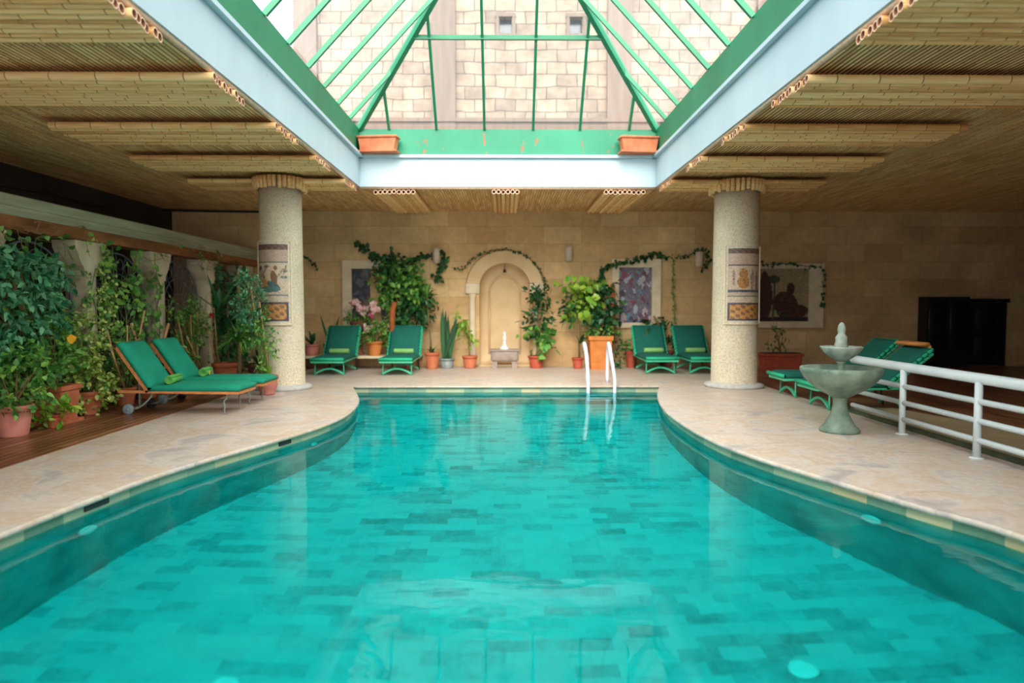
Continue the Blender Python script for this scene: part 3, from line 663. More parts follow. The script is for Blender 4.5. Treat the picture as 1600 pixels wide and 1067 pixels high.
# ------------------------------------------------------------------ mosaics
def lerp(a, b, t): return tuple(x+(y-x)*t for x, y in zip(a, b))
def ell(u, v, cu, cv, ru, rv, a=0):
    du, dv = u-cu, v-cv; c, s = math.cos(a), math.sin(a); x, y = du*c+dv*s, -du*s+dv*c; return (x/ru)**2+(y/rv)**2 < 1
def seg(u, v, a, b, w_):
    ax, ay = a; bx, by = b; dx, dy = bx-ax, by-ay; t = max(0, min(1, ((u-ax)*dx+(v-ay)*dy)/(dx*dx+dy*dy))); return math.hypot(u-ax-t*dx, v-ay-t*dy) < w_
PB, BR, TE, OR_, CRM, GR_, PKS, NV = hexc(96, 78, 82), hexc(132, 96, 70), hexc(88, 120, 118), hexc(196, 138, 72), hexc(206, 186, 160), hexc(124, 120, 116), hexc(190, 164, 144), hexc(60, 66, 84)
def col_design(variant):
    def f(u, v, rg):
        if u < .05 or u > .95 or v < .03 or v > .97: return hexc(214, 202, 180)
        if v > .90: return BR if (math.sin(u*40+3*math.sin(v*60)) > .1) else PB
        if v > .76: return PKS if rg.random() > .12 else hexc(190, 164, 146)
        if v > .74: return GR_ if not variant else PB
        if v > .34:
            if v < .36: return GR_
            x, y = (u-.05)/.9, (v-.36)/.38
            if variant:
                if y < .1: return PKS
                if y < .2: return NV if rg.random() > .25 else GR_
                if ell(x, y, .42, .72, .12, .2) or ell(x, y, .42, .45, .17, .22): return OR_ if rg.random() > .4 else BR
                if ell(x, y, .68, .55, .06, .35) or ell(x, y, .16, .6, .04, .3): return BR if rg.random() > .5 else PKS
                if ell(x, y, .86, .45, .05, .4): return GR_
                return lerp(CRM, PKS, rg.random())
            if ell(x, y, .5, .17, .30, .10): return TE
            if ell(x, y, .6, .28, .22, .10, -.6): return TE if rg.random() > .3 else NV
            if ell(x, y, .62, .52, .09, .24, .15): return BR
            if ell(x, y, .66, .84, .05, .07): return BR
            if ell(x, y, .34, .36, .10, .16, .4): return OR_
            if ell(x, y, .3, .55, .05, .06): return BR
            if seg(x, y, (.62, .4), (.86, .8), .028) or seg(x, y, (.86, .5), (.95, .95), .02): return PKS if rg.random() > .5 else BR
            if seg(x, y, (.1, .3), (.25, .75), .02) or seg(x, y, (.25, .6), (.42, .9), .02): return BR
            if ell(x, y, .14, .84, .09, .08) or ell(x, y, .4, .9, .08, .05): return GR_ if rg.random() > .4 else NV
            if ell(x, y, .88, .55, .09, .05) or ell(x, y, .9, .75, .07, .05): return TE
            if y < .1: return CRM if rg.random() > .3 else PKS
            return lerp(CRM, hexc(206, 186, 160), rg.random())
        if v > .27: return CRM if rg.random() > .3 else PKS
        if v > .24 or v < .06 or u < .12 or u > .88: return PB if rg.random() > .3 else NV
        return OR_ if math.sin(u*26)*math.cos(v*70+u*9) > -.15 else BR
    return f
def wall_design(seed, dark, cols):
    rg0 = random.Random(seed); sh = []
    for i in range(80): sh.append((rg0.random(), rg0.random()*.95, rg0.uniform(.02, .09), rg0.uniform(.02, .09), rg0.uniform(-1, 1), rg0.choice(cols)))
    def f(u, v, rg):
        for s_ in reversed(sh):
            if ell(u, v, *s_[:5]): return lerp(s_[5], dark, rg.random()*.25)
        return lerp(dark, cols[0], rg.random()*.3)
    return f
def scene_design(u, v, rg):   # dim panel: two dark seated shapes on a pale ground
    if v < .08: return hexc(50, 40, 40)
    if ell(u, v, .12, .45, .16, .42) or ell(u, v, .12, .85, .07, .10): return hexc(84, 52, 44) if rg.random() > .3 else hexc(60, 44, 44)
    if ell(u, v, .55, .3, .24, .28, .5) or ell(u, v, .64, .62, .08, .12) or ell(u, v, .8, .2, .2, .12): return hexc(70, 40, 36) if rg.random() > .3 else hexc(96, 66, 50)
    if ell(u, v, .3, .8, .12, .08) or seg(u, v, (.3, .1), (.32, .8), .02): return hexc(70, 76, 58)
    return lerp(hexc(176, 156, 122), hexc(150, 130, 100), rg.random())
def mosaic(name, nu, nv, pos, fn, parent, seed=1, thick=None):
    rg = random.Random(seed); me = bpy.data.meshes.new(name); vs = []; fs = []; cs = []
    for j in range(nv+1):
        for i in range(nu+1): vs.append(pos(i/nu, j/nv))
    w_ = nu+1
    for j in range(nv):
        for i in range(nu):
            fs.append((j*w_+i, j*w_+i+1, (j+1)*w_+i+1, (j+1)*w_+i)); c = fn((i+.5)/nu, (j+.5)/nv, rg); k = rg.uniform(.72, 1.14); cs.append(tuple(min(1, x*k) for x in c)+(1,))
    me.from_pydata(vs, [], fs); at = me.color_attributes.new('Col', 'FLOAT_COLOR', 'CORNER')
    for p in me.polygons:
        for li in p.loop_indices: at.data[li].color = cs[p.index]
    me.materials.append(M['mosaic']); o = bpy.data.objects.new(name, me); COL.objects.link(o); o.parent = parent; return o

# ------------------------------------------------------------------ columns
def column(x, y, r, side, variant, facing, half_ang, zt, zb):
    t = thing('column', (x, y, 0), 'round pebbled plaster column on the %s with a mosaic panel and bamboo capital' % side, 'column', 0)
    mb = MB(); mb.lathe([(r+.08, 0), (r+.085, .02), (r+.07, .045), (r+.03, .06), (r, .075), (r*.99, 1.2), (r*.97, 2.4), (r*.965, ZC-.05)], 48); mb.build('shaft', 'column', t)
    mb = MB(); mb.lathe([(r+.10, 0), (r+.105, .03), (r+.09, .05), (r+.03, .07), (r+.005, .075)], 48); mb.build('base_ring', 'grey_stone', t)
    nC = 34
    mb = MB()
    for k in range(nC):
        a = 2*PI*k/nC+R.uniform(-.02, .02); rr = r+.045; z0 = ZC-.235+R.uniform(-.015, .02)
        mb.tube([(rr*math.cos(a), rr*math.sin(a), z0), (rr*math.cos(a)*1.03, rr*math.sin(a)*1.03, ZC-.06)], .032, 8)
    mb.build('capital', 'bamboo', t)
    def rad(z): return r*(1-.03*min(1, max(0, z-.075)/2.3))
    def pos(u, v):
        a = facing+(u-.5)*2*half_ang; z = zb+(zt-zb)*v; q = rad(z)+.014; return (q*math.sin(a), -q*math.cos(a), z)
    mosaic('mosaic_panel', 54, 120, pos, col_design(variant), t, 3+variant)
    mb = MB()
    for u0, u1, v0, v1 in ((-.03, .0, -.012, 1.012), (1, 1.03, -.012, 1.012)):
        for j in range(24):
            va, vb = v0+(v1-v0)*j/24, v0+(v1-v0)*(j+1)/24
            q = [Vector(pos(u0, va)), Vector(pos(u1, va)), Vector(pos(u1, vb)), Vector(pos(u0, vb))]; mb.add([p*1 for p in q]+[Vector((p.x*1.035, p.y*1.035, p.z)) for p in q], [(4, 5, 6, 7), (0, 1, 5, 4), (1, 2, 6, 5), (2, 3, 7, 6), (3, 0, 4, 7)])
    for v0, v1 in ((-.015, 0), (1, 1.015)):
        for j in range(20):
            ua, ub = -.03+1.06*j/20, -.03+1.06*(j+1)/20
            q = [Vector(pos(ua, v0)), Vector(pos(ub, v0)), Vector(pos(ub, v1)), Vector(pos(ua, v1))]; mb.add([p*1 for p in q]+[Vector((p.x*1.035, p.y*1.035, p.z)) for p in q], [(4, 5, 6, 7), (0, 1, 5, 4), (2, 3, 7, 6)])
    mb.build('panel_frame', 'pale_stone', t); return t
column(-3.37, 10.35, .318, 'left', 0, math.radians(-13), math.radians(53), 2.19, .985)
column(3.55, 10.55, .345, 'right', 1, math.radians(8), math.radians(50), 2.15, .99)

# ------------------------------------------------------------------ arcade on the left
XA = -5.05; PY = [3.35, 5.05, 6.75, 8.45, 10.15, 11.85, 13.5]
for i, y in enumerate(PY):
    if i < 2: continue
    lb = ['', '', 'nearest the left frame edge', 'between the ivy and the climbing canes', 'behind the two near loungers', 'behind the rubber plant', 'in the far corner'][i]
    t = thing('arcade_pier', (XA-.16, y, 0), 'carved stone pier of the left arcade, '+lb, 'pier', 0, 'stone piers of the left arcade')
    mb = MB(); mb.box((0, 0, .10), (.34, .28, .2), bev=.015); mb.build('pier_base', 'pier', t)
    mb = MB(); mb.box((0, 0, .95), (.27, .22, 1.5), bev=.02); mb.build('shaft', 'pier', t)
    mb = MB()
    for z0, z1, w1, w2 in ((1.62, 1.68, .26, .26), (1.68, 1.74, .26, .34), (1.74, 1.82, .36, .46), (1.82, 1.87, .46, .50), (1.87, 1.95, .50, .60), (1.95, 2.03, .60, .62)):
        vs = [(sx*(.135 if z_ == z0 else .14), sy*w_/2, z_) for z_, w_ in ((z0, w1), (z1, w2)) for sx, sy in ((-1, -1), (1, -1), (1, 1), (-1, 1))]
        mb.add(vs, [(3, 2, 1, 0), (4, 5, 6, 7), (0, 1, 5, 4), (1, 2, 6, 5), (2, 3, 7, 6), (3, 0, 4, 7)])
    mb.build('capital', 'pier', t)
t = thing('arcade_beam', (XA-.15, 9, 2.04), 'weathered stone cornice on an orange brown timber lintel above the arcade', 'beam')
mb = MB(); mb.box((0, -1.4, .07), (.26, 12.9, .14)); mb.build('timber_lintel', 'oak', t)
mb = MB(); prof = [(-.16, .14), (.14, .14), (.15, .17), (.165, .20), (.165, .225), (.185, .235), (.20, .27), (.215, .30), (.215, .33), (.19, .345), (-.16, .345)]
mb.prism([(x, -7.85, z) for x, z in prof], (0, 12.9, 0)); mb.build('cornice', 'cornice', t)
def grille(y0, y1, lb):
    w_ = y1-y0; zt = 1.96; zs_ = zt-w_/2
    t = thing('iron_grille', (XA-.2, (y0+y1)/2, 0), 'grey iron grille with fan arch, '+lb, 'grille', 0, 'arched iron grilles of the arcade')
    h = w_/2; mb = MB(); pts = [(0, -h, .05), (0, -h, zs_)]+[(0, -h*math.cos(PI*i/14), zs_+h*math.sin(PI*i/14)) for i in range(1, 14)]+[(0, h, zs_), (0, h, .05)]
    mb.tube(pts, .013, 6); mb.tube([(0, -h, .06), (0, h, .06)], .012, 6); mb.build('frame', 'iron', t)
    mb = MB(); nb_ = 9
    for i in range(1, nb_): y = -h+w_*i/nb_; mb.tube([(0, y, .05), (0, y, zs_)], .007, 5)
    for z in (.45, .9, zs_): mb.tube([(0, -h, z), (0, h, z)], .008, 5)
    mb.build('bars', 'iron', t)
    mb = MB()
    for i in range(1, 10): a = PI*i/10; mb.tube([(0, -math.cos(a)*.14*h*2, zs_+math.sin(a)*.14*h*2), (0, -math.cos(a)*h, zs_+math.sin(a)*h)], .006, 5)
    for rr in (.14*h*2, .62*h): mb.tube([(0, -rr*math.cos(PI*i/12), zs_+rr*math.sin(PI*i/12)) for i in range(13)], .007, 5)
    for i in range(1, 10):
        a = PI*(i+.5)/10; 
        if i < 9: cy, cz, q = -math.cos(a)*h*.8, zs_+math.sin(a)*h*.8, h*.1; mb.tube([(0, cy+q*math.cos(b*PI/4), cz+q*math.sin(b*PI/4)) for b in range(9)], .005, 4)
    mb.build('fan_tracery', 'iron', t)
for a, b, lb in ((PY[1], PY[2], 'at the left frame edge behind the blue green tree'), (PY[2], PY[3], 'behind the large square planter'), (PY[3], PY[4], 'behind the staked climbers'), (PY[4], PY[5], 'behind the far of the two near loungers'), (PY[5], PY[6], 'farthest, behind the yucca')):
    grille(a+.13, b-.13, lb)
mb = MB(); pts = [G(0, 0)]; pts = [W(0, 288, 7.3), W(90, 305, 9.4), W(140, 322, 11), W(200, 326, 13.6), W(330, 329, 13.95), W(404, 331, 13.98)]
mb.tube([(p.x, p.y, min(p.z, ZC-.04)) for p in pts], .022, 8); tag(mb.build('cable', 'cable'), 'black cable slung below the ceiling in the dark left corner', 'cable')

# ------------------------------------------------------------------ niche surround, basin, sconces, framed mosaics
t = thing('arch_surround', (AX, YB, 0), 'pale stone arched surround of the wall niche', 'niche')
mb = MB(); na = 24; ro, ri = AO-.02, AIW-.0
vs = []; 
for i in range(na+1):
    a = PI*i/na
    for r_, y_ in ((ri, -.06), (ro, -.06), (ro+.03, -.0), (ri, .0)): vs.append((-r_*math.cos(a), y_, ASP+r_*math.sin(a)*.96))
mb.add(vs, [(i*4+k, i*4+k+1, i*4+5+k, i*4+4+k) for i in range(na) for k in range(2)]+[(i*4, i*4+4, i*4+7, i*4+3) for i in range(na)], 0, False); mb.build('arch_ring', 'niche', t)
for sx in (-1, 1):
    mb = MB(); mb.lathe([(.10, .02), (.10, .08), (.075, .12), (.07, .15), (.068, 1.2), (.062, 1.42), (.08, 1.45), (.075, 1.5)], 16, (sx*.66, -.04, 0)); mb.build('half_column', 'pale_stone', t)
    mb = MB(); mb.box((sx*.66, -.04, 1.61), (.30, .10, .22), bev=.02, taper=.6); mb.build('impost', 'pale_stone', t)
mb = MB(); 
for i in range(na): pass
mb.tube([(-.32*math.cos(PI*i/16), .265, 1.55+.32*math.sin(PI*i/16)) for i in range(17)], .02, 8); mb.tube([(-.32, .265, .25), (-.32, .265, 1.55)], .02, 8); mb.tube([(.32, .265, .25), (.32, .265, 1.55)], .02, 8); mb.build('inner_moulding', 'niche', t)
t = thing('wall_basin', (AX-.0, YB-.24, 0), 'carved marble trough on feet with a small white figure, under the niche', 'basin')
mb = MB(); mb.box((0, 0, .25), (.56, .34, .22), bev=.03, taper=.85)
mb.box((0, 0, .355), (.6, .38, .035), bev=.01); mb.build('trough', 'basin', t)
for sx in (-1, 1):
    mb = MB(); mb.box((sx*.2, 0, .07), (.1, .26, .14)); mb.build('foot', 'basin', t)
mb = MB(); mb.lathe([(.11, .37), (.10, .40), (.05, .44), (.035, .50), (.04, .54)], 14); mb.lathe([(.03, .54), (.045, .58), (.035, .64), (.02, .66), (.032, .69), (.028, .72), (.005, .74)], 12); mb.build('figure', 'statue', t)
t = thing('hanging_bell', (AX, YB+.2, 2.02), 'small dark hanging bell under the crown of the niche', 'bell')
mb = MB(); mb.tube([(0, 0, 0), (0, 0, .2)], .005, 6); mb.build('chain', 'dark_metal', t)
mb = MB(); mb.lathe([(.035, -.07), (.028, -.03), (.012, 0)], 12); mb.build('bell', 'dark_metal', t)
for px, py, lb in ((889, 395, 'to the right of the arch'), (682, 398, 'left of the arch among the garland'), (1093, 404, 'high on the wall beside the right column')):
    c = W(px, py, YB-.1)
    t = thing('wall_sconce', (c.x, YB-.09, c.z), 'frosted glass wall sconce '+lb, 'lamp', 0, 'wall sconces on the far wall')
    mb = MB(); mb.box((0, .07, 0), (.12, .04, .2), bev=.01); mb.build('back_plate', 'dark_metal', t)
    mb = MB(); mb.lathe([(.03, -.17), (.075, -.15), (.085, .10), (.08, .14), (.075, .14), (.07, -.12)], 16); mb.build('lamp_shade', 'lamp_glass', t)
def framed(px0, py0, px1, py1, inner, fn, lb, extra=None, seed=1):
    a, b = W(px0, py1, YB), W(px1, py0, YB); w_, h_ = b.x-a.x, b.z-a.z
    t = thing('framed_mosaic', (a.x, YB, a.z), lb, 'mosaic')
    ia, ib = W(inner[0], inner[3], YB), W(inner[2], inner[1], YB); x0, x1, z0, z1 = ia.x-a.x, ib.x-a.x, ia.z-a.z, ib.z-a.z
    mb = MB(); d = .07
    for c, s_ in (((x0/2, -d/2, h_/2), (x0, d, h_)), (((x1+w_)/2, -d/2, h_/2), (w_-x1, d, h_)), (((x0+x1)/2, -d/2, z0/2), (x1-x0, d, z0)), (((x0+x1)/2, -d/2, (z1+h_)/2), (x1-x0, d, h_-z1))): mb.box(c, s_)
    mb.build('stone_frame', 'pale_stone', t)
    mosaic('mosaic_panel', int((x1-x0)/.018), int((z1-z0)/.018), lambda u, v: (x0+(x1-x0)*u, -.012, z0+(z1-z0)*v), fn, t, seed)
    if extra: extra(t, x0, x1, z0, z1)
    return t
def arches(t, x0, x1, z0, z1):
    mb = MB()
    xm = (x0+x1)/2; mb.box((xm-.02, -.035, (z0+z1)/2), (.22, .05, z1-z0)); mb.build('carved_strip', 'wall', t)
framed(537, 407, 640, 520, (551, 420, 628, 508), wall_design(5, hexc(44, 44, 54), [hexc(70, 80, 96), hexc(60, 50, 60), hexc(96, 104, 112), hexc(120, 90, 70)]), 'stone framed dark mosaic recess behind the left climbing plant', arches, 5)
framed(955, 405, 1032, 512, (966, 418, 1018, 504), wall_design(9, hexc(96, 86, 100), [hexc(176, 180, 196), hexc(140, 70, 84), hexc(90, 100, 130), hexc(196, 180, 180), hexc(110, 60, 70), hexc(60, 60, 76), hexc(90, 150, 170)]), 'pale framed colourful mosaic picture right of the arch', None, 9)
framed(1176, 412, 1286, 512, (1184, 420, 1264, 502), scene_design, 'dim mosaic of two seated shapes behind the right column', None, 4)

# bench on the far left
t = thing('stone_bench', (-3.3, YB-.4, 0), 'low pale stone ledge along the far wall behind the left loungers', 'bench')
mb = MB(); mb.box((.16, 0, .245), (2.9, .72, .05), bev=.01); mb.build('slab', 'pale_stone', t)
for x in (-1.1, .2, 1.4):
    mb = MB(); mb.box((x, .1, .11), (.14, .5, .22)); mb.build('support', 'wall', t)

# dark door and window on the right
def px_box(px0, py0, px1, py1): a, b = W(px0, py1, YB), W(px1, py0, YB); return a, b
a, b = px_box(1505, 472, 1566, 572)
t = thing('dark_doorway', ((a.x+b.x)/2, YB, 0), 'black panelled door in the dark right end of the far wall', 'door'); w_ = b.x-a.x; h_ = b.z
mb = MB(); mb.box((-w_/2, -.04, h_/2), (.09, .08, h_)); mb.box((w_/2, -.04, h_/2), (.09, .08, h_)); mb.box((0, -.04, h_+.03), (w_+.2, .1, .08)); mb.build('door_frame', 'black_wood', t)
mb = MB(); mb.box((0, -.02, h_/2), (w_-.1, .04, h_-.03)); 
for z in (.3*h_, .72*h_): mb.box((0, -.045, z), (w_-.35, .02, h_*.34), bev=.008)
mb.build('door_leaf', 'black_wood', t)
a, b = px_box(1432, 464, 1500, 552)
t = thing('dark_cabinet', ((a.x+b.x)/2, YB-.16, 0), 'dark green glass fronted cabinet left of the black door', 'cabinet'); w_ = b.x-a.x; h_ = b.z
mb = MB(); mb.box((0, .0, h_/2), (w_, .30, h_)); mb.build('body', 'black_wood', t)
for sx in (-1, 1):
    mb = MB(); mb.box((sx*w_/4, -.165, h_*.6), (w_/2-.06, .02, h_*.7), bev=.006); mb.build('door', 'dark_glass', t)

# ------------------------------------------------------------------ pool fittings
t = thing('pool_ladder', (1.49, 10.78, 0), 'white tubular handrails of the pool ladder at the far edge', 'ladder')
for xt, xb, xr in ((-.235, -.20, -.155), (.15, .215, .175)):
    mb = MB()
    P = [(xr, .34, .0), (xr, .33, .40), (xt+.02, .24, .58), (xt, .08, .655), (xt, -.06, .60), (xt+.01, -.12, .48), (xb, -.16, .12), (xb, -.17, -.1), (xb, -.18, -.45), (xb, -.18, -.9)]
    mb.tube(catmull(P, 4), .029, 10); mb.build('handrail', 'chrome', t)
for z in (-.35, -.62, -.85):
    mb = MB(); mb.box((.0, -.19, z), (.42, .09, .025), bev=.006); mb.build('rung', 'chrome', t)
def pool_light(p, nrm, r, lb, gr):
    t = thing('pool_light', p, lb, 'pool light', 0, gr); q = Vector(nrm).to_track_quat('Z', 'Y'); t.rotation_mode = 'QUATERNION'; t.rotation_quaternion = q
    mb = MB(); mb.lathe([(r*.7, .02), (r, .02), (r*1.05, .0), (r*.7, .0)], 24); mb.build('bezel', 'fitting', t)
    mb = MB(); mb.lathe([(.001, .02), (r*.45, .018), (r*.68, .008)], 24); mb.build('lens', 'fitting', t)
def nrm_at(c, y, sg): a, b = at_y(c, y-.1), at_y(c, y+.1); v = Vector((.2*sg, -(b-a)*sg, 0)); return v.normalized()
for c, sg, y, z, lb in ((LC, 1, 4.4, -.45, 'round white fitting in the left pool wall near the viewer'), (LC, 1, 7.0, -.42, 'small round fitting in the left pool wall below the loungers'), (RC, -1, 4.55, -.42, 'round white fitting in the right pool wall')):
    nr = nrm_at(c, y, sg); pool_light((at_y(c, y)-.03*sg+nr.x*.005, y, z), nr, .075 if y < 5 else .055, lb, 'fittings in the pool wall')
for x, y, lb in ((-1.42, 3.35, 'pale round drain on the pool floor at lower left'), (1.55, 3.45, 'pale round drain on the pool floor at lower right')):
    pool_light((x, y, ZP+.004), (0, 0, 1), .075, lb, 'drains on the pool floor')
for y, ln, lb in ((4.5, .22, 'dark overflow slot under the coping at lower left'), (6.55, .18, 'dark overflow slot under the coping near the loungers')):
    x = at_y(LC, y)-.03; nr = nrm_at(LC, y, 1); mb = MB(); m4 = rot(0, 0, math.atan2(nr.y, nr.x), (x, y, -.068))
    mb.box((0.004, 0, 0), (.012, ln, .035), 0, m4); tag(mb.build('overflow_slot', 'rubber'), lb, 'slot', 'overflow slots')

# ------------------------------------------------------------------ loungers
def arc_pts(fn, n=10): return [fn(i/n) for i in range(n+1)]
def cushion(mb, L_, w_, th, mi, mat, bow=0.0, nx=14):
    ny = 8; vs = []; fs = []
    def zt(u, v): e = min(1, min(u, 1-u)*9, min(v, 1-v)*6); return th*(.55+.45*math.sin(e*PI/2))
    for j in range(ny+1):
        for i in range(nx+1): u, v = i/nx, j/ny; vs.append((u*L_, (v-.5)*w_, zt(u, v)+bow*math.sin(u*PI)))
    o = len(vs)
    for j in range(ny+1):
        for i in range(nx+1): u, v = i/nx, j/ny; vs.append((u*L_, (v-.5)*w_, bow*math.sin(u*PI)))
    W_ = nx+1
    for j in range(ny):
        for i in range(nx): a = j*W_+i; fs.append((a, a+1, a+1+W_, a+W_)); fs.append((o+a+W_, o+a+1+W_, o+a+1, o+a))
    for i in range(nx): fs.append((o+i, o+i+1, i+1, i)); a = ny*W_+i; fs.append((a, a+1, o+a+1, o+a))
    for j in range(ny): a = j*W_; fs.append((a, a+W_, o+a+W_, o+a)); a = j*W_+nx; fs.append((o+a, o+a+W_, a+W_, a))
    mb.add(vs, fs, mi, True, mat)
# local frame: +x from foot to head, y across, origin on the floor under the foot end
def lounger(near, loc, rz, label, group, SLn=1.02, ang=56, w_=.56, bl=.62):
    t = thing('sun_lounger', loc, label, 'sun lounger', rz, group)
    zf = .27; a = math.radians(ang); H = SLn
    fm = ['steel', 'rubber'] if near else ['mint', 'rubber']
    mb = MB()
    for s_ in (-1, 1): mb.beam((0, s_*w_/2*.94, zf-.02), (H+.35, s_*w_/2*.94, zf-.02+.02), .03, .03, 0)
    mb.beam((.015, -w_/2*.94, zf-.02), (.015, w_/2*.94, zf-.02), .03, .035, 0); mb.build('seat_frame', 'slat' if near else 'mint', t)
    mb = MB()
    for i in range(12): mb.box((.06+i*(H-.08)/11.5, 0, zf-.004), (.055, w_*.92, .014), 0)
    mb.build('seat_slats', 'slat' if near else 'mint', t)
    bx = Matrix.Translation((H, 0, zf)) @ Matrix.Rotation(-a, 4, 'Y')
    mb = MB()
    for s_ in (-1, 1): mb.box((bl/2, s_*w_/2*.94, -.02), (bl, .03, .03), 0, bx)
    for i in range(9): mb.box((.05+i*(bl-.08)/8, 0, -.004), (.055, w_*(.99 if near else 1.1), .016), 0, bx)
    mb.build('backrest', 'slat' if near else 'mint', t)
    mb = MB(); cushion(mb, H+.02, w_, .075, 0, rot(0, 0, 0, (-.01, 0, zf+.004)))
    if not near:
        mb.tube([(-.012, -w_/2, zf+.03), (-.012, w_/2, zf+.03)], .026, 8, 1)
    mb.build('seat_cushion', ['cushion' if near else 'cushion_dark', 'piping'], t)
    mb = MB(); cushion(mb, bl+.02, w_, .075, 0, bx @ Matrix.Translation((0.01, 0, .006)))
    if not near:
        p1, p2 = bx @ Vector((bl+.03, -w_/2, .03)), bx @ Vector((bl+.03, w_/2, .03)); mb.tube([p1, p2], .018, 8, 1)
        for s_ in (-1, 1):
            for i in range(9):
                p1 = bx @ Vector((.05+i*(bl-.06)/8-.03, s_*w_/2, .03)); p2 = bx @ Vector((.05+i*(bl-.06)/8+.03, s_*(w_/2+.008), .03)); mb.tube([p1, p2], .022, 8, 1)
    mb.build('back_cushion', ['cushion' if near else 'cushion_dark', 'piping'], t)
    sxf = .16
    if near:
        for s_ in (-1, 1):
            mb = MB(); P = [(sxf, s_*w_*.40, zf-.03), (sxf-.02, s_*w_*.40, zf-.07), (sxf+.025, s_*w_*.40, zf-.12), (sxf+.012, s_*w_*.40, zf-.18), (sxf+.022, s_*w_*.40, .05), (sxf+.015, s_*w_*.40, 0)]
            mb.tube(catmull(P, 3), .009, 8); mb.build('leg', 'steel', t)
            mb = MB(); P = [(H-.02, s_*w_*.40, zf-.03), (H+.03, s_*w_*.40, .17), (H+.14, s_*w_*.40, .08), (H+.24, s_*w_*.40, .06)]; mb.tube(catmull(P, 3), .010, 8); mb.build('leg', 'steel', t)
            mb = MB(); m4 = Matrix.Translation((H+.25, s_*w_*.45, .062)) @ Matrix.Rotation(PI/2, 4, 'X')
            mb.lathe([(.03, -.022), (.058, -.02), (.062, -.012), (.062, .012), (.058, .02), (.03, .022)], 24, (0, 0, 0), 0, True, m4); mb.lathe([(.001, -.028), (.016, -.027), (.018, .027), (.001, .028)], 12, (0, 0, 0), 0, True, m4); mb.build('wheel', 'wheel' if s_ == 1 else 'rubber', t)
        mb = MB(); mb.tube([(H+.25, -w_*.42, .062), (H+.25, w_*.42, .062)], .008, 8); mb.beam((H+.25, 0, .07), bx @ Vector((.4, 0, -.03)), .02, .02); mb.build('axle', 'steel', t)
    else:
        for x_ in (sxf, H+.22):
            mb = MB()
            for s_ in (-1, 1): mb.tube([(x_, s_*w_*.42, zf-.02), (x_+(.0 if x_ < .5 else .05), s_*w_*.44, 0)], .011, 8)
            mb.build('leg_pair', 'dark_metal' if x_ > .5 else 'mint', t)
            mb = MB(); pts = [(x_, -w_*.43+w_*.86*i/10, .03+.09*math.sin(PI*i/10)) for i in range(11)]
            for p, q in zip(pts, pts[1:]): mb.beam(p, q, .03, .028, 0, (1, 0, 0))
            mb.build('arched_stretcher', 'mint', t)
    return t
def towel(loc, rz, label, mat='towel', tagged=False, ln=.36, r=.06, gr='rolled towels on the loungers'):
    t = thing('rolled_towel', loc, label, 'towel', rz, gr); mb = MB()
    m4 = Matrix.Rotation(-PI/2, 4, 'X') # z -> y
    prof = [(.001, -ln/2+.012), (r*.25, -ln/2+.012), (r*.27, -ln/2), (r*.5, -ln/2+.01), (r*.53, -ln/2-.002), (r*.78, -ln/2+.008), (r*.82, -ln/2), (r*.97, -ln/2+.012), (r, 0), (r*.97, ln/2-.012), (r*.82, ln/2), (r*.78, ln/2-.008), (r*.53, ln/2+.002), (r*.5, ln/2-.01), (r*.27, ln/2), (.001, ln/2-.01)]
    mb.lathe(prof, 20, (0, 0, 0), 0, True, Matrix.Translation((0, 0, r)) @ m4)
    mb.box((r*.72, 0, r*1.72), (.03, ln*.97, .012), 0, None, bev=.004)
    mb.build('towel_roll', mat, t)
    if tagged: mb = MB(); mb.box((.062, -ln*.18, r*.85), (.008, .045, .05)); mb.build('tag', 'tag', t)
    return t
gl = 'green cushioned loungers on the left deck'
lounger(True, (-3.07, 8.10, 0), PI, 'near green cushioned lounger with grey wheels on the left deck', gl)
lounger(True, (-3.08, 8.90, 0), PI, 'second green lounger on the left deck, behind the nearest one', gl)
towel((-3.90, 8.03, .345), .12, 'rolled green towel on the nearest left lounger', ln=.33, r=.052)
towel((-3.90, 8.88, .345), .2, 'rolled green towel with yellow tag on the second left lounger', tagged=True, ln=.33, r=.055)
gb = 'green loungers along the far wall'
for x, y, lb in ((-3.18, 12.15, 'left one beside the orchids'), (-1.96, 12.15, 'in front of the climbing plant'), (2.85, 12.35, 'in front of the mosaic picture'), (3.66, 12.35, 'half hidden by the right column')):
    lounger(False, (x, y, 0), PI/2, 'deep green lounger facing the pool at the far wall, '+lb, gb, .95, 52, .60, .68)
    towel((x+.02, y+.84, .345), PI/2, 'small pale green rolled towel on the far lounger '+lb, 'towel_pale', ln=.38, r=.048)
gr_ = 'green loungers on the right deck'
lounger(False, (3.78, 9.45, 0), 0, 'green lounger on the right deck behind the fountain, the farther of two', gr_, 1.0, 42, .58, .70)
lounger(False, (3.72, 8.35, 0), 0, 'green lounger on the right deck behind the railing, with an orange towel', gr_, .82, 38, .58, .68)
t = thing('folded_towel', (3.72+.82+.68*math.cos(math.radians(38))-.07, 8.38, .27+.68*math.sin(math.radians(38))+.07), 'orange folded towel on top of the right lounger backrest', 'towel', 0)
mb = MB(); mb.box((.02, 0, .03), (.16, .5, .045), bev=.018); mb.box((.095, 0, -.04), (.03, .5, .12), bev=.01); mb.build('cloth', 'orange_towel', t)

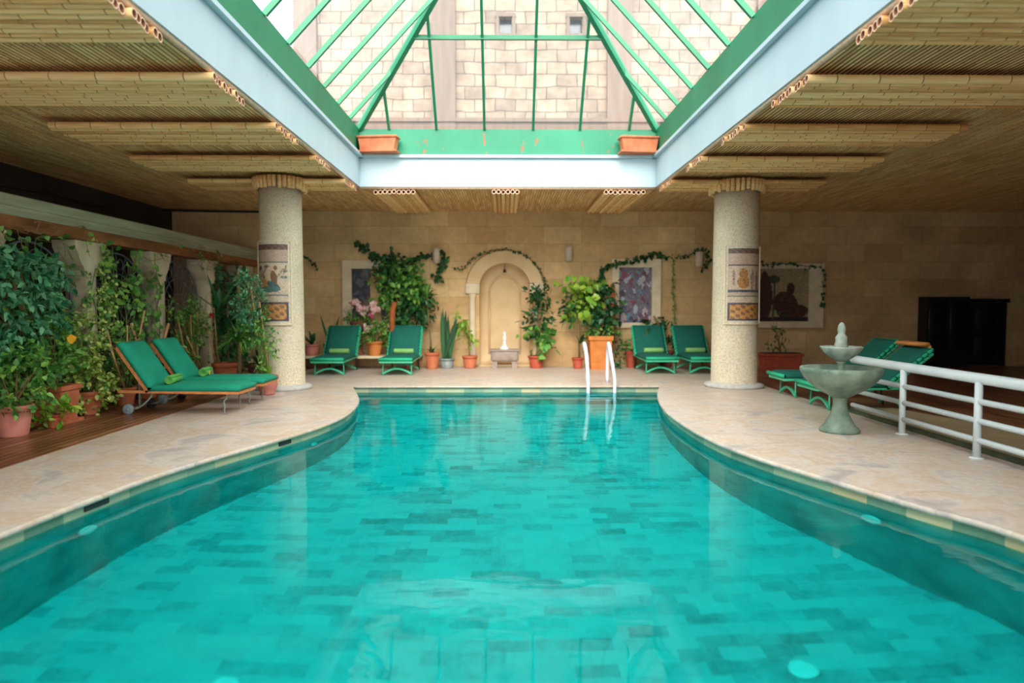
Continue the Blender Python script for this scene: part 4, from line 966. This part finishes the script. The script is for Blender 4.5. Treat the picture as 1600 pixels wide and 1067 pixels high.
# ------------------------------------------------------------------ fountain and railing
FS = .88
t = thing('tiered_fountain', (3.325, 6.72, 0), 'green grey two tiered stone fountain beside the white railing', 'fountain')
mb = MB(); mb.lathe([(.21, 0), (.215, .02), (.20, .04), (.165, .07), (.12, .14), (.09, .20), (.075, .27), (.075, .33), (.10, .36)], 32); mb.build('pedestal', 'fountain', t)
mb = MB(); mb.lathe([(.10, .35), (.15, .375), (.24, .42), (.33, .48), (.385, .54), (.42, .60), (.425, .63), (.41, .645), (.38, .635), (.34, .59), (.2, .54), (.001, .53)], 48, wav=.022, wn=12); mb.build('lower_bowl', 'fountain', t)
mb = MB(); mb.lathe([(.05, .53), (.06, .56), (.035, .62), (.04, .68), (.06, .70)], 24); mb.build('stem', 'fountain', t)
mb = MB(); mb.lathe([(.04, .70), (.10, .73), (.17, .78), (.215, .835), (.22, .85), (.20, .85), (.16, .81), (.001, .79)], 40, wav=.04, wn=10); mb.build('upper_bowl', 'fountain_pale', t)
mb = MB(); mb.lathe([(.055, .79), (.06, .82), (.075, .86), (.06, .90), (.065, .94), (.04, .97), (.038, .99), (.046, 1.02), (.036, 1.06), (.015, 1.085), (.001, 1.09)], 16, wav=.05, wn=5); mb.build('finial', 'fountain_pale', t)
for ch in t.children:
    for v in ch.data.vertices: v.co.x *= FS; v.co.y *= FS
t = thing('railing', (3.87, 5.6, 0), 'white tubular guard railing beside the fountain on the right', 'railing')
y0, y1 = -3.4, 2.0
mb = MB(); P = [(.02, y0, .655), (.02, y1-.2, .655), (.03, y1, .655)]; mb.tube(P, .045, 12); mb.build('top_rail', 'white_rail', t)
for z in (.47, .31, .15):
    mb = MB(); mb.tube([(.0, y0, z), (.0, y1-.06, z)], .025, 10); mb.build('lower_rail', 'white_rail', t)
for y in (.98, -.08, -1.2, -2.3):
    mb = MB(); mb.tube([(0, y, 0), (0, y, .63)], .031, 12)
    mb.lathe([(.055, 0), (.055, .008), (.032, .012)], 16, (0, y, 0)); mb.build('post', 'white_rail', t)

# ------------------------------------------------------------------ plants
def pot(t, r, h, mat, kind='round', saucer=False):
    mb = MB()
    if kind == 'square':
        mb.box((0, 0, h*.46), (2*r*.92, 2*r*.92, h*.92), 0, None, .84, 0)
        for z in (h*.25, h*.4, h*.55, h*.7): mb.box((0, 0, z), (2*r*(.80+.13*z/h), 2*r*(.80+.13*z/h), .012), 0)
    elif kind == 'ornate':
        mb.lathe([(r*.62, 0), (r*.66, h*.05), (r*.62, h*.1), (r*.8, h*.3), (r*.9, h*.55), (r*.86, h*.72), (r*.94, h*.8)], 28, wav=.03, wn=9)
    else: mb.lathe([(r*.68, 0), (r*.7, .01), (r*.9, h*.8)], 28)
    mb.build('pot', mat, t)
    mb = MB()
    if kind == 'square':
        for s_ in (-1, 1): mb.box((s_*r*.95, 0, h*.94), (r*.12, 2*r, h*.12)); mb.box((0, s_*r*.95, h*.94), (1.78*r, r*.12, h*.12))
    else: mb.lathe([(r*.9, h*.80), (r*.99, h*.82), (r, h*.98), (r*.97, h), (r*.88, h), (r*.86, h*.88)], 28)
    mb.build('rim', mat, t)
    mb = MB()
    if kind == 'square': mb.box((0, 0, h*.9), (1.75*r, 1.75*r, .02))
    else: mb.lathe([(.001, h*.9), (r*.87, h*.89)], 20)
    mb.build('soil', 'soil', t)
    if saucer: mb = MB(); mb.lathe([(r*.9, 0), (r*1.02, .03), (r*1.0, .035), (r*.85, .012)], 28) if kind != 'square' else mb.box((0, 0, .015), (2.1*r, 2.1*r, .03)); mb.build('saucer', mat, t)
def rdir(rg, zb=0): v = Vector((rg.gauss(0, 1), rg.gauss(0, 1), rg.gauss(0, 1)+zb)); return v.normalized()
def bush(t, c, rad, n, ln, mat, seed=1, base=None, ratio=.55, down=-.5, stems=10, smat='stem', name='foliage', clip=None):
    rg = random.Random(seed); mb = MB(); c = Vector(c); ms = MB(); base = Vector(base) if base is not None else Vector((c.x*.3, c.y*.3, max(.05, c.z-rad[2])))
    tips = []
    for i in range(stems):
        d = rdir(rg, .2); q = c+Vector((d.x*rad[0], d.y*rad[1], d.z*rad[2]))*rg.uniform(.5, .95)
        m_ = base.lerp(q, .5)+Vector((rg.uniform(-.04, .04), rg.uniform(-.04, .04), .05)); ms.tube(catmull([tuple(base+Vector((rg.uniform(-.03, .03), rg.uniform(-.03, .03), 0))), tuple(m_), tuple(q)], 3), [.010-.0012*k for k in range(7)], 5)
    # leaves clustered along short twigs
    i = 0
    while i < n:
        d = rdir(rg); s_ = rg.uniform(.35, 1)**.5; p = c+Vector((d.x*rad[0], d.y*rad[1], d.z*rad[2]))*s_
        tw = (d*.7+rdir(rg, down)*.8).normalized()
        for k in range(6):
            q = p+tw*k*ln*.38; ld = (tw*.4+rdir(rg, down)*.9).normalized()
            if clip and not clip(q): i += 1; continue
            mb.leaf(q, ld, rdir(rg, 1.6), ln*rg.uniform(.6, 1.25), ln*ratio*rg.uniform(.8, 1.2)); i += 1
    mb.build(name, mat, t)
    if stems: ms.build('stems', smat, t)
def strap(t, c, n, ln, wd, mat, seed=1, lean=.9, droop=.9, name='foliage', upb=.5):
    rg = random.Random(seed); mb = MB()
    for i in range(n):
        a = rg.uniform(0, 2*PI); e = rg.uniform(upb*.3, 1); d = Vector((math.cos(a)*lean*(1.1-e*.8), math.sin(a)*lean*(1.1-e*.8), .35+e)).normalized(); l = ln*rg.uniform(.65, 1.1); P = []
        for k in range(8):
            s_ = k/7*l; P.append(Vector(c)+d*s_-Vector((0, 0, droop*s_*s_/max(.3, l)*.6*(1.2-e))))
        mb.blade(P, wd*rg.uniform(.8, 1.15))
    mb.build(name, mat, t)
def vine(ml, ms, P, ln, sp, rg, ratio=.8, r=.004, spread=.06, prob=1.0, face=(0, 0, 0), down=-.7):
    P = [Vector(p) for p in catmull([tuple(p) for p in P], 5)]; 
    if ms is not None: ms.tube(P, r, 5)
    acc_ = 0
    for a, b in zip(P, P[1:]):
        l = (b-a).length; acc_ += l
        while acc_ > sp:
            acc_ -= sp
            if rg.random() > prob: continue
            q = a.lerp(b, rg.random())+rdir(rg)*spread*rg.random(); d = (rdir(rg, down)+Vector(face)*.8).normalized()
            ml.leaf(q, d, rdir(rg, .6)+Vector(face)*2, ln*rg.uniform(.6, 1.2), ln*ratio*rg.uniform(.85, 1.15))
def canes(t, lst, r=.011):
    for a, b in lst: mb = MB(); mb.tube([a, Vector(a).lerp(Vector(b), .5), b], r, 7); mb.build('cane', 'cane', t)
def plant(loc, label, name='potted_plant', rz=0, cat='plant', group=None): return thing(name, loc, label, cat, rz, group)
FX = (1, -.5, 0)
inroom = lambda x0: (lambda q: q.x > x0)
# left side, from near to far
t = plant((-4.72, 6.55, .005), 'bushy green plant in a pink clay pot at the left frame edge', 'potted_shrub'); pot(t, .17, .30, 'terra_pink'); bush(t, (.0, 0, .53), (.33, .30, .27), 620, .075, 'leaf', 11, (0, 0, .25), .7)
t = plant((-4.82, 7.32, .005), 'tall blue green tree in a large square terracotta planter by the left arcade', 'potted_tree'); pot(t, .175, .40, 'terracotta', 'square', True)
bush(t, (-.05, -.55, 1.35), (.26, .80, .50), 2100, .085, 'leaf_blue', 12, (0, 0, .36), .6, -.7, 16); bush(t, (-.02, -.3, .80), (.28, .50, .32), 900, .08, 'leaf', 13, (0, 0, .36), .65, -.5, 8, name='lower_foliage')
mb = MB(); mb.tube([(0, 0, .34), (-.03, -.1, .7), (-.08, -.3, 1.1), (-.05, -.5, 1.5)], [.028, .024, .018, .010], 8); mb.build('trunk', 'stem', t)
mb = MB(); mb.leaf((.26, -.12, .95), (0, .1, -1), (1, -1, .2), .11, .10); mb.build('yellow_leaf', 'leaf_yellow', t)
t = plant((-4.62, 6.98, .005), 'small clay pot with trailing lime leaves beside the square planter', 'potted_ivy'); pot(t, .075, .14, 'terra_red'); bush(t, (0, 0, .2), (.13, .13, .11), 130, .075, 'leaf_lime', 14, (0, 0, .12), .75, -.6, 4)
t = plant((-4.80, 7.86, .005), 'variegated ivy spilling over an ornate terracotta pot', 'potted_ivy'); pot(t, .16, .27, 'terracotta', 'ornate'); bush(t, (0, 0, .32), (.30, .28, .28), 800, .062, 'leaf_var', 15, (0, 0, .24), .8)
bush(t, (-.1, .0, .72), (.18, .38, .46), 1000, .058, 'leaf_var', 16, (0, 0, .24), .75, -.5, 10, 'stem_green', name='upper_foliage')
t = plant((-4.80, 8.62, .005), 'slim climber on bamboo canes in a round terracotta pot', 'staked_climber'); pot(t, .135, .225, 'terracotta')
canes(t, [((.02, .02, .15), (.12, .28, 1.18)), ((-.03, 0, .15), (-.10, -.18, .95)), ((.0, .04, .15), (.02, .05, 1.0)), ((.03, -.04, .15), (-.05, -.22, .75))])
bush(t, (-.02, .05, .62), (.16, .20, .40), 300, .06, 'leaf', 17, (0, 0, .2), .7, -.5, 7)
t = plant((-4.88, 9.28, .005), 'leafy climber with round leaves in a wide terracotta pot behind the loungers', 'staked_climber'); pot(t, .18, .30, 'terracotta')
canes(t, [((0, 0, .2), (.05, -.42, 1.02)), ((.05, .05, .2), (.15, .35, 1.0))], .02); bush(t, (0, 0, .42), (.22, .24, .18), 150, .08, 'leaf_dark', 18, (0, 0, .28))
t = plant((-4.60, 9.72, .005), 'round terracotta pot with low foliage between the lounger backrests', 'potted_shrub'); pot(t, .15, .27, 'terracotta'); bush(t, (0, 0, .42), (.18, .2, .18), 160, .07, 'leaf', 19, (0, 0, .24))
t = plant((-4.72, 10.4, .005), 'bamboo canes with sparse vine leaves in a clay pot', 'staked_climber'); pot(t, .15, .28, 'dull_pot')
canes(t, [((-.05, -.1, .2), (-.1, -.30, 1.05)), ((0, -.05, .2), (-.06, .0, 1.12)), ((.03, 0, .2), (.0, .12, 1.15)), ((.05, .05, .2), (-.25, -.1, .9)), ((.08, .1, .2), (.02, -.3, .8))], .010)
bush(t, (-.05, .0, .95), (.16, .34, .28), 300, .06, 'leaf', 20, (0, 0, .25), .8, -.4, 6, 'stem_green')
t = plant((-4.40, 10.72, .005), 'rubber plant with large drooping dark leaves in a wide terracotta pot', 'rubber_plant'); pot(t, .20, .36, 'terracotta')
mb = MB(); mb.tube([(.05, 0, .3), (.06, 0, .8), (.05, .02, 1.3)], [.014, .012, .008], 7); mb.build('trunk', 'stem', t)
mb = MB(); rg = random.Random(5)
for i in range(17):
    z = .62+.72*i/16; a = i*2.4; d = Vector((math.cos(a), math.sin(a), -.75 if z < 1.15 else -.1)); mb.leaf((.055, .01, z), d, (0, 0, 1) if z > 1.1 else (math.cos(a), math.sin(a), .6), .27, .13, .1)
mb.build('foliage', 'leaf_dark', t)
mb = MB(); mb.tube([(-.02, -.1, .3), (-.10, -.12, .7), (-.14, -.15, 1.08)], .005, 6)
mb.build('flower_stem', 'stem_green', t)
mb = MB()
for i in range(9): mb.leaf((-.14, -.15, 1.10), rdir(rg, .3), rdir(rg), .05, .045)
mb.build('flower', 'red_petal', t)
canes(t, [((-.08, -.05, .25), (-.28, -.12, 1.1)), ((-.1, 0, .25), (-.2, .1, 1.22))], .010)
t = plant((-4.05, 11.15, .005), 'low dark foliage in a clay pot behind the loungers', 'potted_shrub'); pot(t, .17, .30, 'dull_pot'); strap(t, (0, 0, .28), 34, .36, .03, 'leaf_dark', 22)
t = plant((-3.82, 9.80, .005), 'yucca with long arching strap leaves beside the left column', 'yucca'); pot(t, .15, .28, 'dull_pot')
mb = MB(); mb.tube([(0, 0, .2), (.02, 0, .9), (.0, .02, 1.75)], [.028, .026, .022], 8); mb.build('trunk', 'stem', t)
strap(t, (.02, 0, .70), 60, .56, .045, 'leaf', 23, 1.1, 1.5); strap(t, (-.22, -.1, 1.15), 9, .58, .07, 'leaf_dark', 24, 1.2, .3, name='upper_leaves')
mb = MB(); 
for dx, dy, dz_ in ((.42, -.25, .24), (.44, -.2, .06), (.34, -.3, -.12)): mb.blade([Vector((.05, -.05, .95+dz_*.2))+Vector((dx, dy, dz_))*s_*1.15 for s_ in (0, .3, .6, .9, 1.15)], .05)
mb.build('side_leaves', 'leaf_dark', t)
t = plant((-3.36, 9.62, .005), 'tall pale green divided-leaf climber in an ornate pot before the left column', 'staked_climber'); pot(t, .155, .27, 'terra_pink', 'ornate')
canes(t, [((-.05, 0, .2), (-.22, .02, 1.55)), ((.03, .02, .2), (-.1, .03, 1.3))], .010)
bush(t, (-.24, .0, 1.32), (.17, .15, .44), 900, .06, 'leaf_blue', 25, (-.02, 0, .24), .42, -.7, 8, 'stem_green'); bush(t, (-.10, .0, .70), (.18, .15, .42), 520, .065, 'leaf', 26, (0, 0, .24), .45, -.5, 8, 'stem_green', name='lower_foliage'); strap(t, (.03, 0, .26), 24, .22, .018, 'leaf_lime', 27, name='grass_tuft')

# climbing vines on the grilles
def climber(y0, y1, n, ln, sp, mat, seed, label, z0=.3, z1=2.0, smat='stem_green', prob=.7, x=XA-.02, base_n=None):
    rg = random.Random(seed); ml, ms = MB(), MB(); t = thing('climbing_vine', (x, (y0+y1)/2, 0.02), label, 'vine', 0, 'vines climbing the arcade'); h = (y1-y0)/2
    for i in range(n):
        ya = rg.uniform(-h, h); P = [(.0, ya, .0)]; z = 0; yy = ya; zt = rg.uniform(z1*.6, z1)
        while z < zt: z += rg.uniform(.18, .34); yy = max(-h, min(h, yy+rg.uniform(-.22, .22))); P.append((rg.uniform(-.03, .07), yy, min(z, z1)))
        vine(ml, ms, P, ln, sp, rg, r=rg.choice((.003, .004, .006)), prob=prob if i % 3 else .15, face=FX, spread=.07)
    for i in range(n):    # loops across
        yy = rg.uniform(-h, h); z = rg.uniform(.6, z1); P = [(.03, yy, z)]
        for k in range(4): P.append((rg.uniform(0, .08), max(-h, min(h, P[-1][1]+rg.uniform(-.3, .3))), max(.3, min(z1, P[-1][2]+rg.uniform(-.25, .22)))))
        vine(ml, ms, P, ln, sp*1.6, rg, r=.003, prob=.6*prob, face=FX)
    ml.build('foliage', mat, t); ms.build('stems', smat, t); return t
climber(4.9, 6.7, 12, .085, .05, 'leaf_dark', 31, 'dark vine covering the grille at the left frame edge', z1=1.9)
climber(6.8, 8.4, 24, .075, .05, 'leaf', 32, 'green climbing vine on the grille behind the square planter', prob=.8)
climber(8.2, 8.75, 7, .05, .035, 'leaf_var', 33, 'small leaved ivy climbing the pier beside the slim climber', prob=1, x=XA+.03)
climber(8.6, 10.0, 22, .095, .07, 'leaf', 34, 'tangled bare stems with round leaves on the grille behind the loungers', prob=.8)
climber(10.25, 11.7, 18, .06, .06, 'leaf', 35, 'light leafy vine on the grille behind the far lounger', prob=.8, z1=1.4)
climber(11.9, 13.3, 14, .12, .05, 'leaf_dark', 36, 'dark vine on the farthest grille behind the yucca', prob=1)
# dry twigs over the timber lintel
rg = random.Random(41); ml, ms = MB(), MB(); t = thing('dry_vine', (XA+.0, 8.6, 2.0), 'dry brown vine tangled over the timber lintel', 'vine')
for i in range(44):
    y = rg.uniform(-3.4, 4.3); P = [(rg.uniform(.0, .05), y, rg.uniform(0, .17))]
    for k in range(3): P.append((rg.uniform(.02, .12), P[-1][1]+rg.uniform(-.25, .25), P[-1][2]+rg.uniform(-.12, .08)))
    vine(ml if i % 3 == 0 else MB(), ms, P, .07, .12, rg, r=.004, face=FX, prob=.7)
ml.build('foliage', 'leaf', t); ms.build('twigs', 'twig', t)

# ---- plants along the far wall (placed by where they stand on the ledge or floor)
def X(px, Y): return W(px, 500, Y).x
LB_ = .27
t = plant((X(487, 13.6), 13.6, LB_), 'small agave in a pink pot on the ledge beside the left column', 'agave'); pot(t, .16, .22, 'terra_pink'); strap(t, (0, 0, .2), 14, .28, .06, 'leaf_dark', 51, .9, .0)
t = plant((X(514, 13.75), 13.75, LB_), 'two spiky upright leaves in a brown pot behind the left far lounger', 'snake_plant'); pot(t, .12, .22, 'dull_pot')
mb = MB(); 
for a, b in (((0, 0), (-.18, .62)), ((.05, 0), (.16, .6)), ((.02, 0), (-.02, .4))): mb.blade([(a[0]+(b[0])*s_, 0, .2+b[1]*s_) for s_ in (0, .25, .5, .75, 1)], .045, up=(0, 1, 0))
mb.build('foliage', 'leaf_dark', t)
t = plant((X(559, 13.7), 13.7, LB_), 'pink orchids on a tall clay pedestal in front of the dark mosaic', 'potted_orchid'); 
mb = MB(); mb.lathe([(.13, 0), (.13, .05), (.09, .08), (.08, .35), (.12, .40), (.13, .44)], 20); mb.build('pedestal', 'dull_pot', t)
mb = MB(); mb.lathe([(.10, .44), (.16, .66), (.17, .68), (.14, .66), (.001, .64)], 20); mb.build('pot', 'dull_pot', t)
bush(t, (0, 0, .76), (.22, .16, .10), 160, .08, 'leaf', 52, (0, 0, .64), .5, .2, 3)
def blooms(t, cs, mat, r=.09, n=16, sz=.06, seed=1):
    rg = random.Random(seed)
    for c in cs:
        c = Vector(c); ms = MB(); ms.tube([(c.x*.3, 0, .5), (c.x*.8, 0, (c.z+.5)/2), c], .004, 5); ms.build('flower_stem', 'stem_green', t); mb = MB()
        for i in range(n):
            p = c+rdir(rg)*r*rg.random()
            for k in range(3): mb.leaf(p, rdir(rg)+Vector((0, -.5, 0)), (0, -1, .3), sz, sz*.8)
        mb.build('flower_spray', mat, t)
blooms(t, [(-.06, -.04, 1.05), (.04, -.05, .93), (.12, -.06, .88)], 'pink_petal', .11, 18)
t = plant((X(586, 13.6), 13.55, LB_), 'pale pink orchids in an orange clay pot behind the gap between far loungers', 'potted_orchid'); pot(t, .16, .28, 'terra_orange')
bush(t, (0, 0, .42), (.26, .18, .18), 260, .09, 'leaf', 53, (0, 0, .25), .5, .1, 5)
blooms(t, [(-.02, -.04, .98), (.03, -.05, .90), (-.12, -.08, .52)], 'pink_petal', .10, 18, seed=4)
rg = random.Random(9); mb = MB()
for i in range(8): mb.leaf(Vector((-.04, -.1, .80))+rdir(rg)*.04, rdir(rg), (0, -1, 0), .06, .05)
mb.build('magenta_bloom', 'magenta', t)
# big climbing plant
xc = X(625, 13.62)
t = plant((xc, 13.65, LB_), 'large climbing plant on a brown coir pole reaching the garland, left of the arch', 'climbing_plant'); pot(t, .16, .26, 'dull_pot')
mb = MB(); mb.tube([(-.13, -.2, .2), (-.12, -.2, .9), (-.08, -.16, 1.05)], .055, 12); mb.build('coir_pole', 'moss_pole', t)
def wp(px, py, y=13.85): p = W(px, py, y); return (p.x-t.location.x, y-t.location.y, p.z-t.location.z)
bush(t, wp(628, 445, 13.72), (.40, .16, .40), 560, .13, 'leaf', 54, (0, 0, .2), .75, -.7, 10); bush(t, wp(610, 420, 13.75), (.34, .15, .30), 360, .10, 'leaf_dark', 55, (0, 0, .9), .8, -.5, 4, name='upper_foliage')
bush(t, wp(645, 480, 13.68), (.35, .2, .30), 340, .12, 'leaf_dark', 56, (0, 0, .4), .8, -.7, 5, name='side_foliage'); bush(t, wp(613, 510, 13.6), (.18, .12, .46), 260, .06, 'leaf_lime', 57, (0, 0, .2), .5, -.5, 6, name='hanging_foliage')
# garlands on the wall
def garland(P, ln, sp, mat, label, seed, r=.006, spread=.05):
    rg = random.Random(seed); c = W(P[0][0], P[0][1], YB-.05); t = thing('garland_vine', c, label, 'vine'); ml, ms = MB(), MB()
    vine(ml, ms, [W(a, b, YB-.07)-c for a, b in P], ln, sp, rg, r=r, spread=spread, face=(0, -1, 0)); ml.build('foliage', mat, t); ms.build('stems', 'stem', t); return t
garland([(556, 375), (568, 388), (584, 398), (600, 405), (625, 410), (650, 405), (672, 398), (690, 396), (694, 410), (682, 428), (694, 436)], .11, .016, 'leaf_dark', 'ivy garland sweeping from top left over the climbing plant to the left sconce', 61, spread=.09)
garland([(472, 398), (482, 404), (490, 412), (497, 422)], .07, .03, 'leaf_dark', 'short hanging ivy tendril beside the left column', 62)
garland([(706, 418), (722, 420), (735, 408), (755, 396), (786, 389), (815, 396), (836, 412), (848, 430), (850, 455)], .06, .03, 'leaf_dark', 'thin ivy trained over the top of the arched niche', 63, spread=.03)
garland([(938, 440), (940, 424), (955, 412), (985, 407), (1010, 400), (1025, 396), (1040, 405)], .11, .020, 'leaf_dark', 'ivy garland above the colourful mosaic picture', 64, spread=.07)
garland([(1028, 400), (1050, 402), (1052, 420), (1051, 450), (1054, 480), (1053, 505)], .05, .02, 'leaf', 'ivy strand hanging down right of the colourful mosaic', 65)
garland([(1056, 402), (1078, 398), (1092, 390), (1106, 398), (1102, 415), (1096, 424)], .08, .022, 'leaf_dark', 'ivy tuft around the sconce beside the right column', 66, spread=.07)
garland([(1186, 414), (1225, 412), (1262, 416), (1284, 420), (1286, 445), (1284, 480)], .08, .03, 'leaf_dark', 'dim ivy over the mosaic behind the right column', 67)
t = plant((X(676, 13.75), 13.6, .0), 'slender palm-like plant in a terracotta pot right of the second far lounger', 'potted_palm'); pot(t, .15, .33, 'terracotta')
mb = MB(); mb.tube([(0, 0, .28), (-.06, 0, .9), (-.09, 0, 1.45)], [.016, .014, .01], 7); mb.build('trunk', 'stem', t); strap(t, (-.09, 0, 1.42), 26, .38, .05, 'leaf', 71, 1.3, .8); strap(t, (0, 0, .3), 10, .22, .04, 'leaf_dark', 72, name='lower_leaves')
t = plant((X(698, 13.7), 13.7, .0), 'tall upright snake plant in a grey ceramic pot left of the arch', 'snake_plant'); pot(t, .16, .20, 'grey_pot')
rg = random.Random(8); mb = MB()
for i in range(15):
    dx = rg.uniform(-.12, .32); h = rg.uniform(.5, 1.05); a = (rg.uniform(-.08, .08), rg.uniform(-.08, .06)); mb.blade([(a[0]+dx*s_, a[1], .18+h*s_) for s_ in (0, .2, .4, .6, .8, 1)], .085, up=(0, 1, .0))
mb.build('foliage', 'leaf_dark', t)
t = plant((X(734, 13.75), 13.75, .0), 'thin stemmed plant with lime leaves in a square clay pot beside the arch', 'potted_plant'); pot(t, .16, .25, 'terracotta')
mb = MB(); mb.tube([(0, 0, .2), (-.03, 0, .6), (-.1, 0, .95)], .008, 6); mb.build('trunk', 'stem', t); bush(t, (-.10, 0, .88), (.13, .12, .20), 60, .16, 'leaf_lime', 73, (-.03, 0, .6), .4, -.9, 3)
t = plant((X(838, 13.75), 13.75, .0), 'tall dark leaved plant in a red clay pot at the right foot of the arch', 'potted_plant'); pot(t, .17, .25, 'terra_red')
mb = MB(); mb.tube([(0, 0, .2), (.04, 0, .8), (.02, 0, 1.45)], .016, 7); mb.build('trunk', 'stem', t)
bush(t, (.05, 0, 1.10), (.15, .13, .48), 230, .14, 'leaf_dark', 74, (.02, 0, .5), .45, .1, 6); bush(t, (.04, 0, .55), (.16, .14, .30), 110, .16, 'leaf', 75, (0, 0, .25), .75, -.6, 4, name='lower_foliage')
t = plant((X(903, 13.6), 13.6, .0), 'thin trunked palm in a small red pot behind the pool ladder', 'potted_palm'); pot(t, .12, .22, 'terra_red')
mb = MB(); mb.tube([(.03, 0, .2), (.02, 0, .8), (-.05, 0, 1.18)], [.022, .018, .012], 7); mb.build('trunk', 'stem', t); bush(t, (-.08, 0, 1.22), (.22, .15, .13), 130, .13, 'leaf_dark', 76, (-.04, 0, 1.1), .4, -.4, 3); strap(t, (.04, 0, .5), 7, .3, .09, 'leaf_dark', 77, 1.3, .8, name='lower_leaves')
t = plant((X(937, 13.55), 13.55, .0), 'big lime leaved plant on a coir pole in a tall square orange planter', 'climbing_plant'); pot(t, .24, .66, 'terra_orange', 'square')
def wp(px, py, y=13.6): p = W(px, py, y); return (p.x-t.location.x, y-t.location.y, p.z-t.location.z)
mb = MB(); mb.tube([wp(957, 535, 13.62), wp(957, 490, 13.62), wp(957, 445, 13.62)], .05, 12); mb.build('coir_pole', 'moss_pole', t)
bush(t, wp(910, 462), (.24, .18, .26), 200, .17, 'leaf_lime', 78, (0, 0, .7), .8, -.6, 5); bush(t, wp(940, 475), (.25, .18, .42), 380, .13, 'leaf_dark', 79, (0, 0, .7), .8, -.7, 6, name='inner_foliage'); bush(t, wp(940, 521), (.32, .22, .10), 300, .07, 'leaf', 80, (0, 0, .6), .6, 0, 3, name='lower_foliage')
bush(t, wp(966, 550), (.10, .14, .40), 160, .07, 'leaf_dark', 81, (.2, 0, .6), .6, -.6, 0, name='trailing_foliage')
t = plant((X(986, 13.8), 13.8, 0), 'small clay pot behind the lounger under the colourful mosaic', 'potted_plant'); pot(t, .11, .34, 'terra_red'); bush(t, (0, 0, .42), (.14, .12, .12), 70, .08, 'leaf', 82, (0, 0, .3))
t = plant((X(1040, 13.92), 13.90, 0), 'dark large leaved plant between the two right far loungers', 'rubber_plant'); pot(t, .17, .34, 'dull_pot')
mb = MB(); mb.tube([(0, 0, .3), (-.05, 0, .7), (-.25, 0, 1.05)], .014, 7); mb.build('trunk', 'stem', t); bush(t, (-.28, 0, .95), (.22, .05, .2), 50, .17, 'leaf_dark', 83, (-.1, 0, .6), .6, -.5, 3); bush(t, (0, 0, .62), (.2, .06, .22), 70, .14, 'leaf_dark', 84, (0, 0, .3), .6, -.5, 3, name='lower_foliage')
a, b = W(1192, 560, 12.9), W(1252, 560, 12.9)
t = plant(((a.x+b.x)/2, 13.0, .004), 'long red clay trough with thin plants behind the right column', 'planter_trough'); w_ = b.x-a.x
mb = MB(); mb.box((0, 0, .16), (w_, .34, .32), 0, None, .9); mb.box((0, 0, .32), (w_+.04, .38, .04)); mb.build('trough', 'terra_red', t); mb = MB(); mb.box((0, 0, .345), (w_-.04, .28, .02)); mb.build('soil', 'soil', t)
bush(t, (-.1, 0, .75), (.25, .12, .4), 70, .08, 'leaf_dark', 85, (0, 0, .35), .5, -.3, 6)
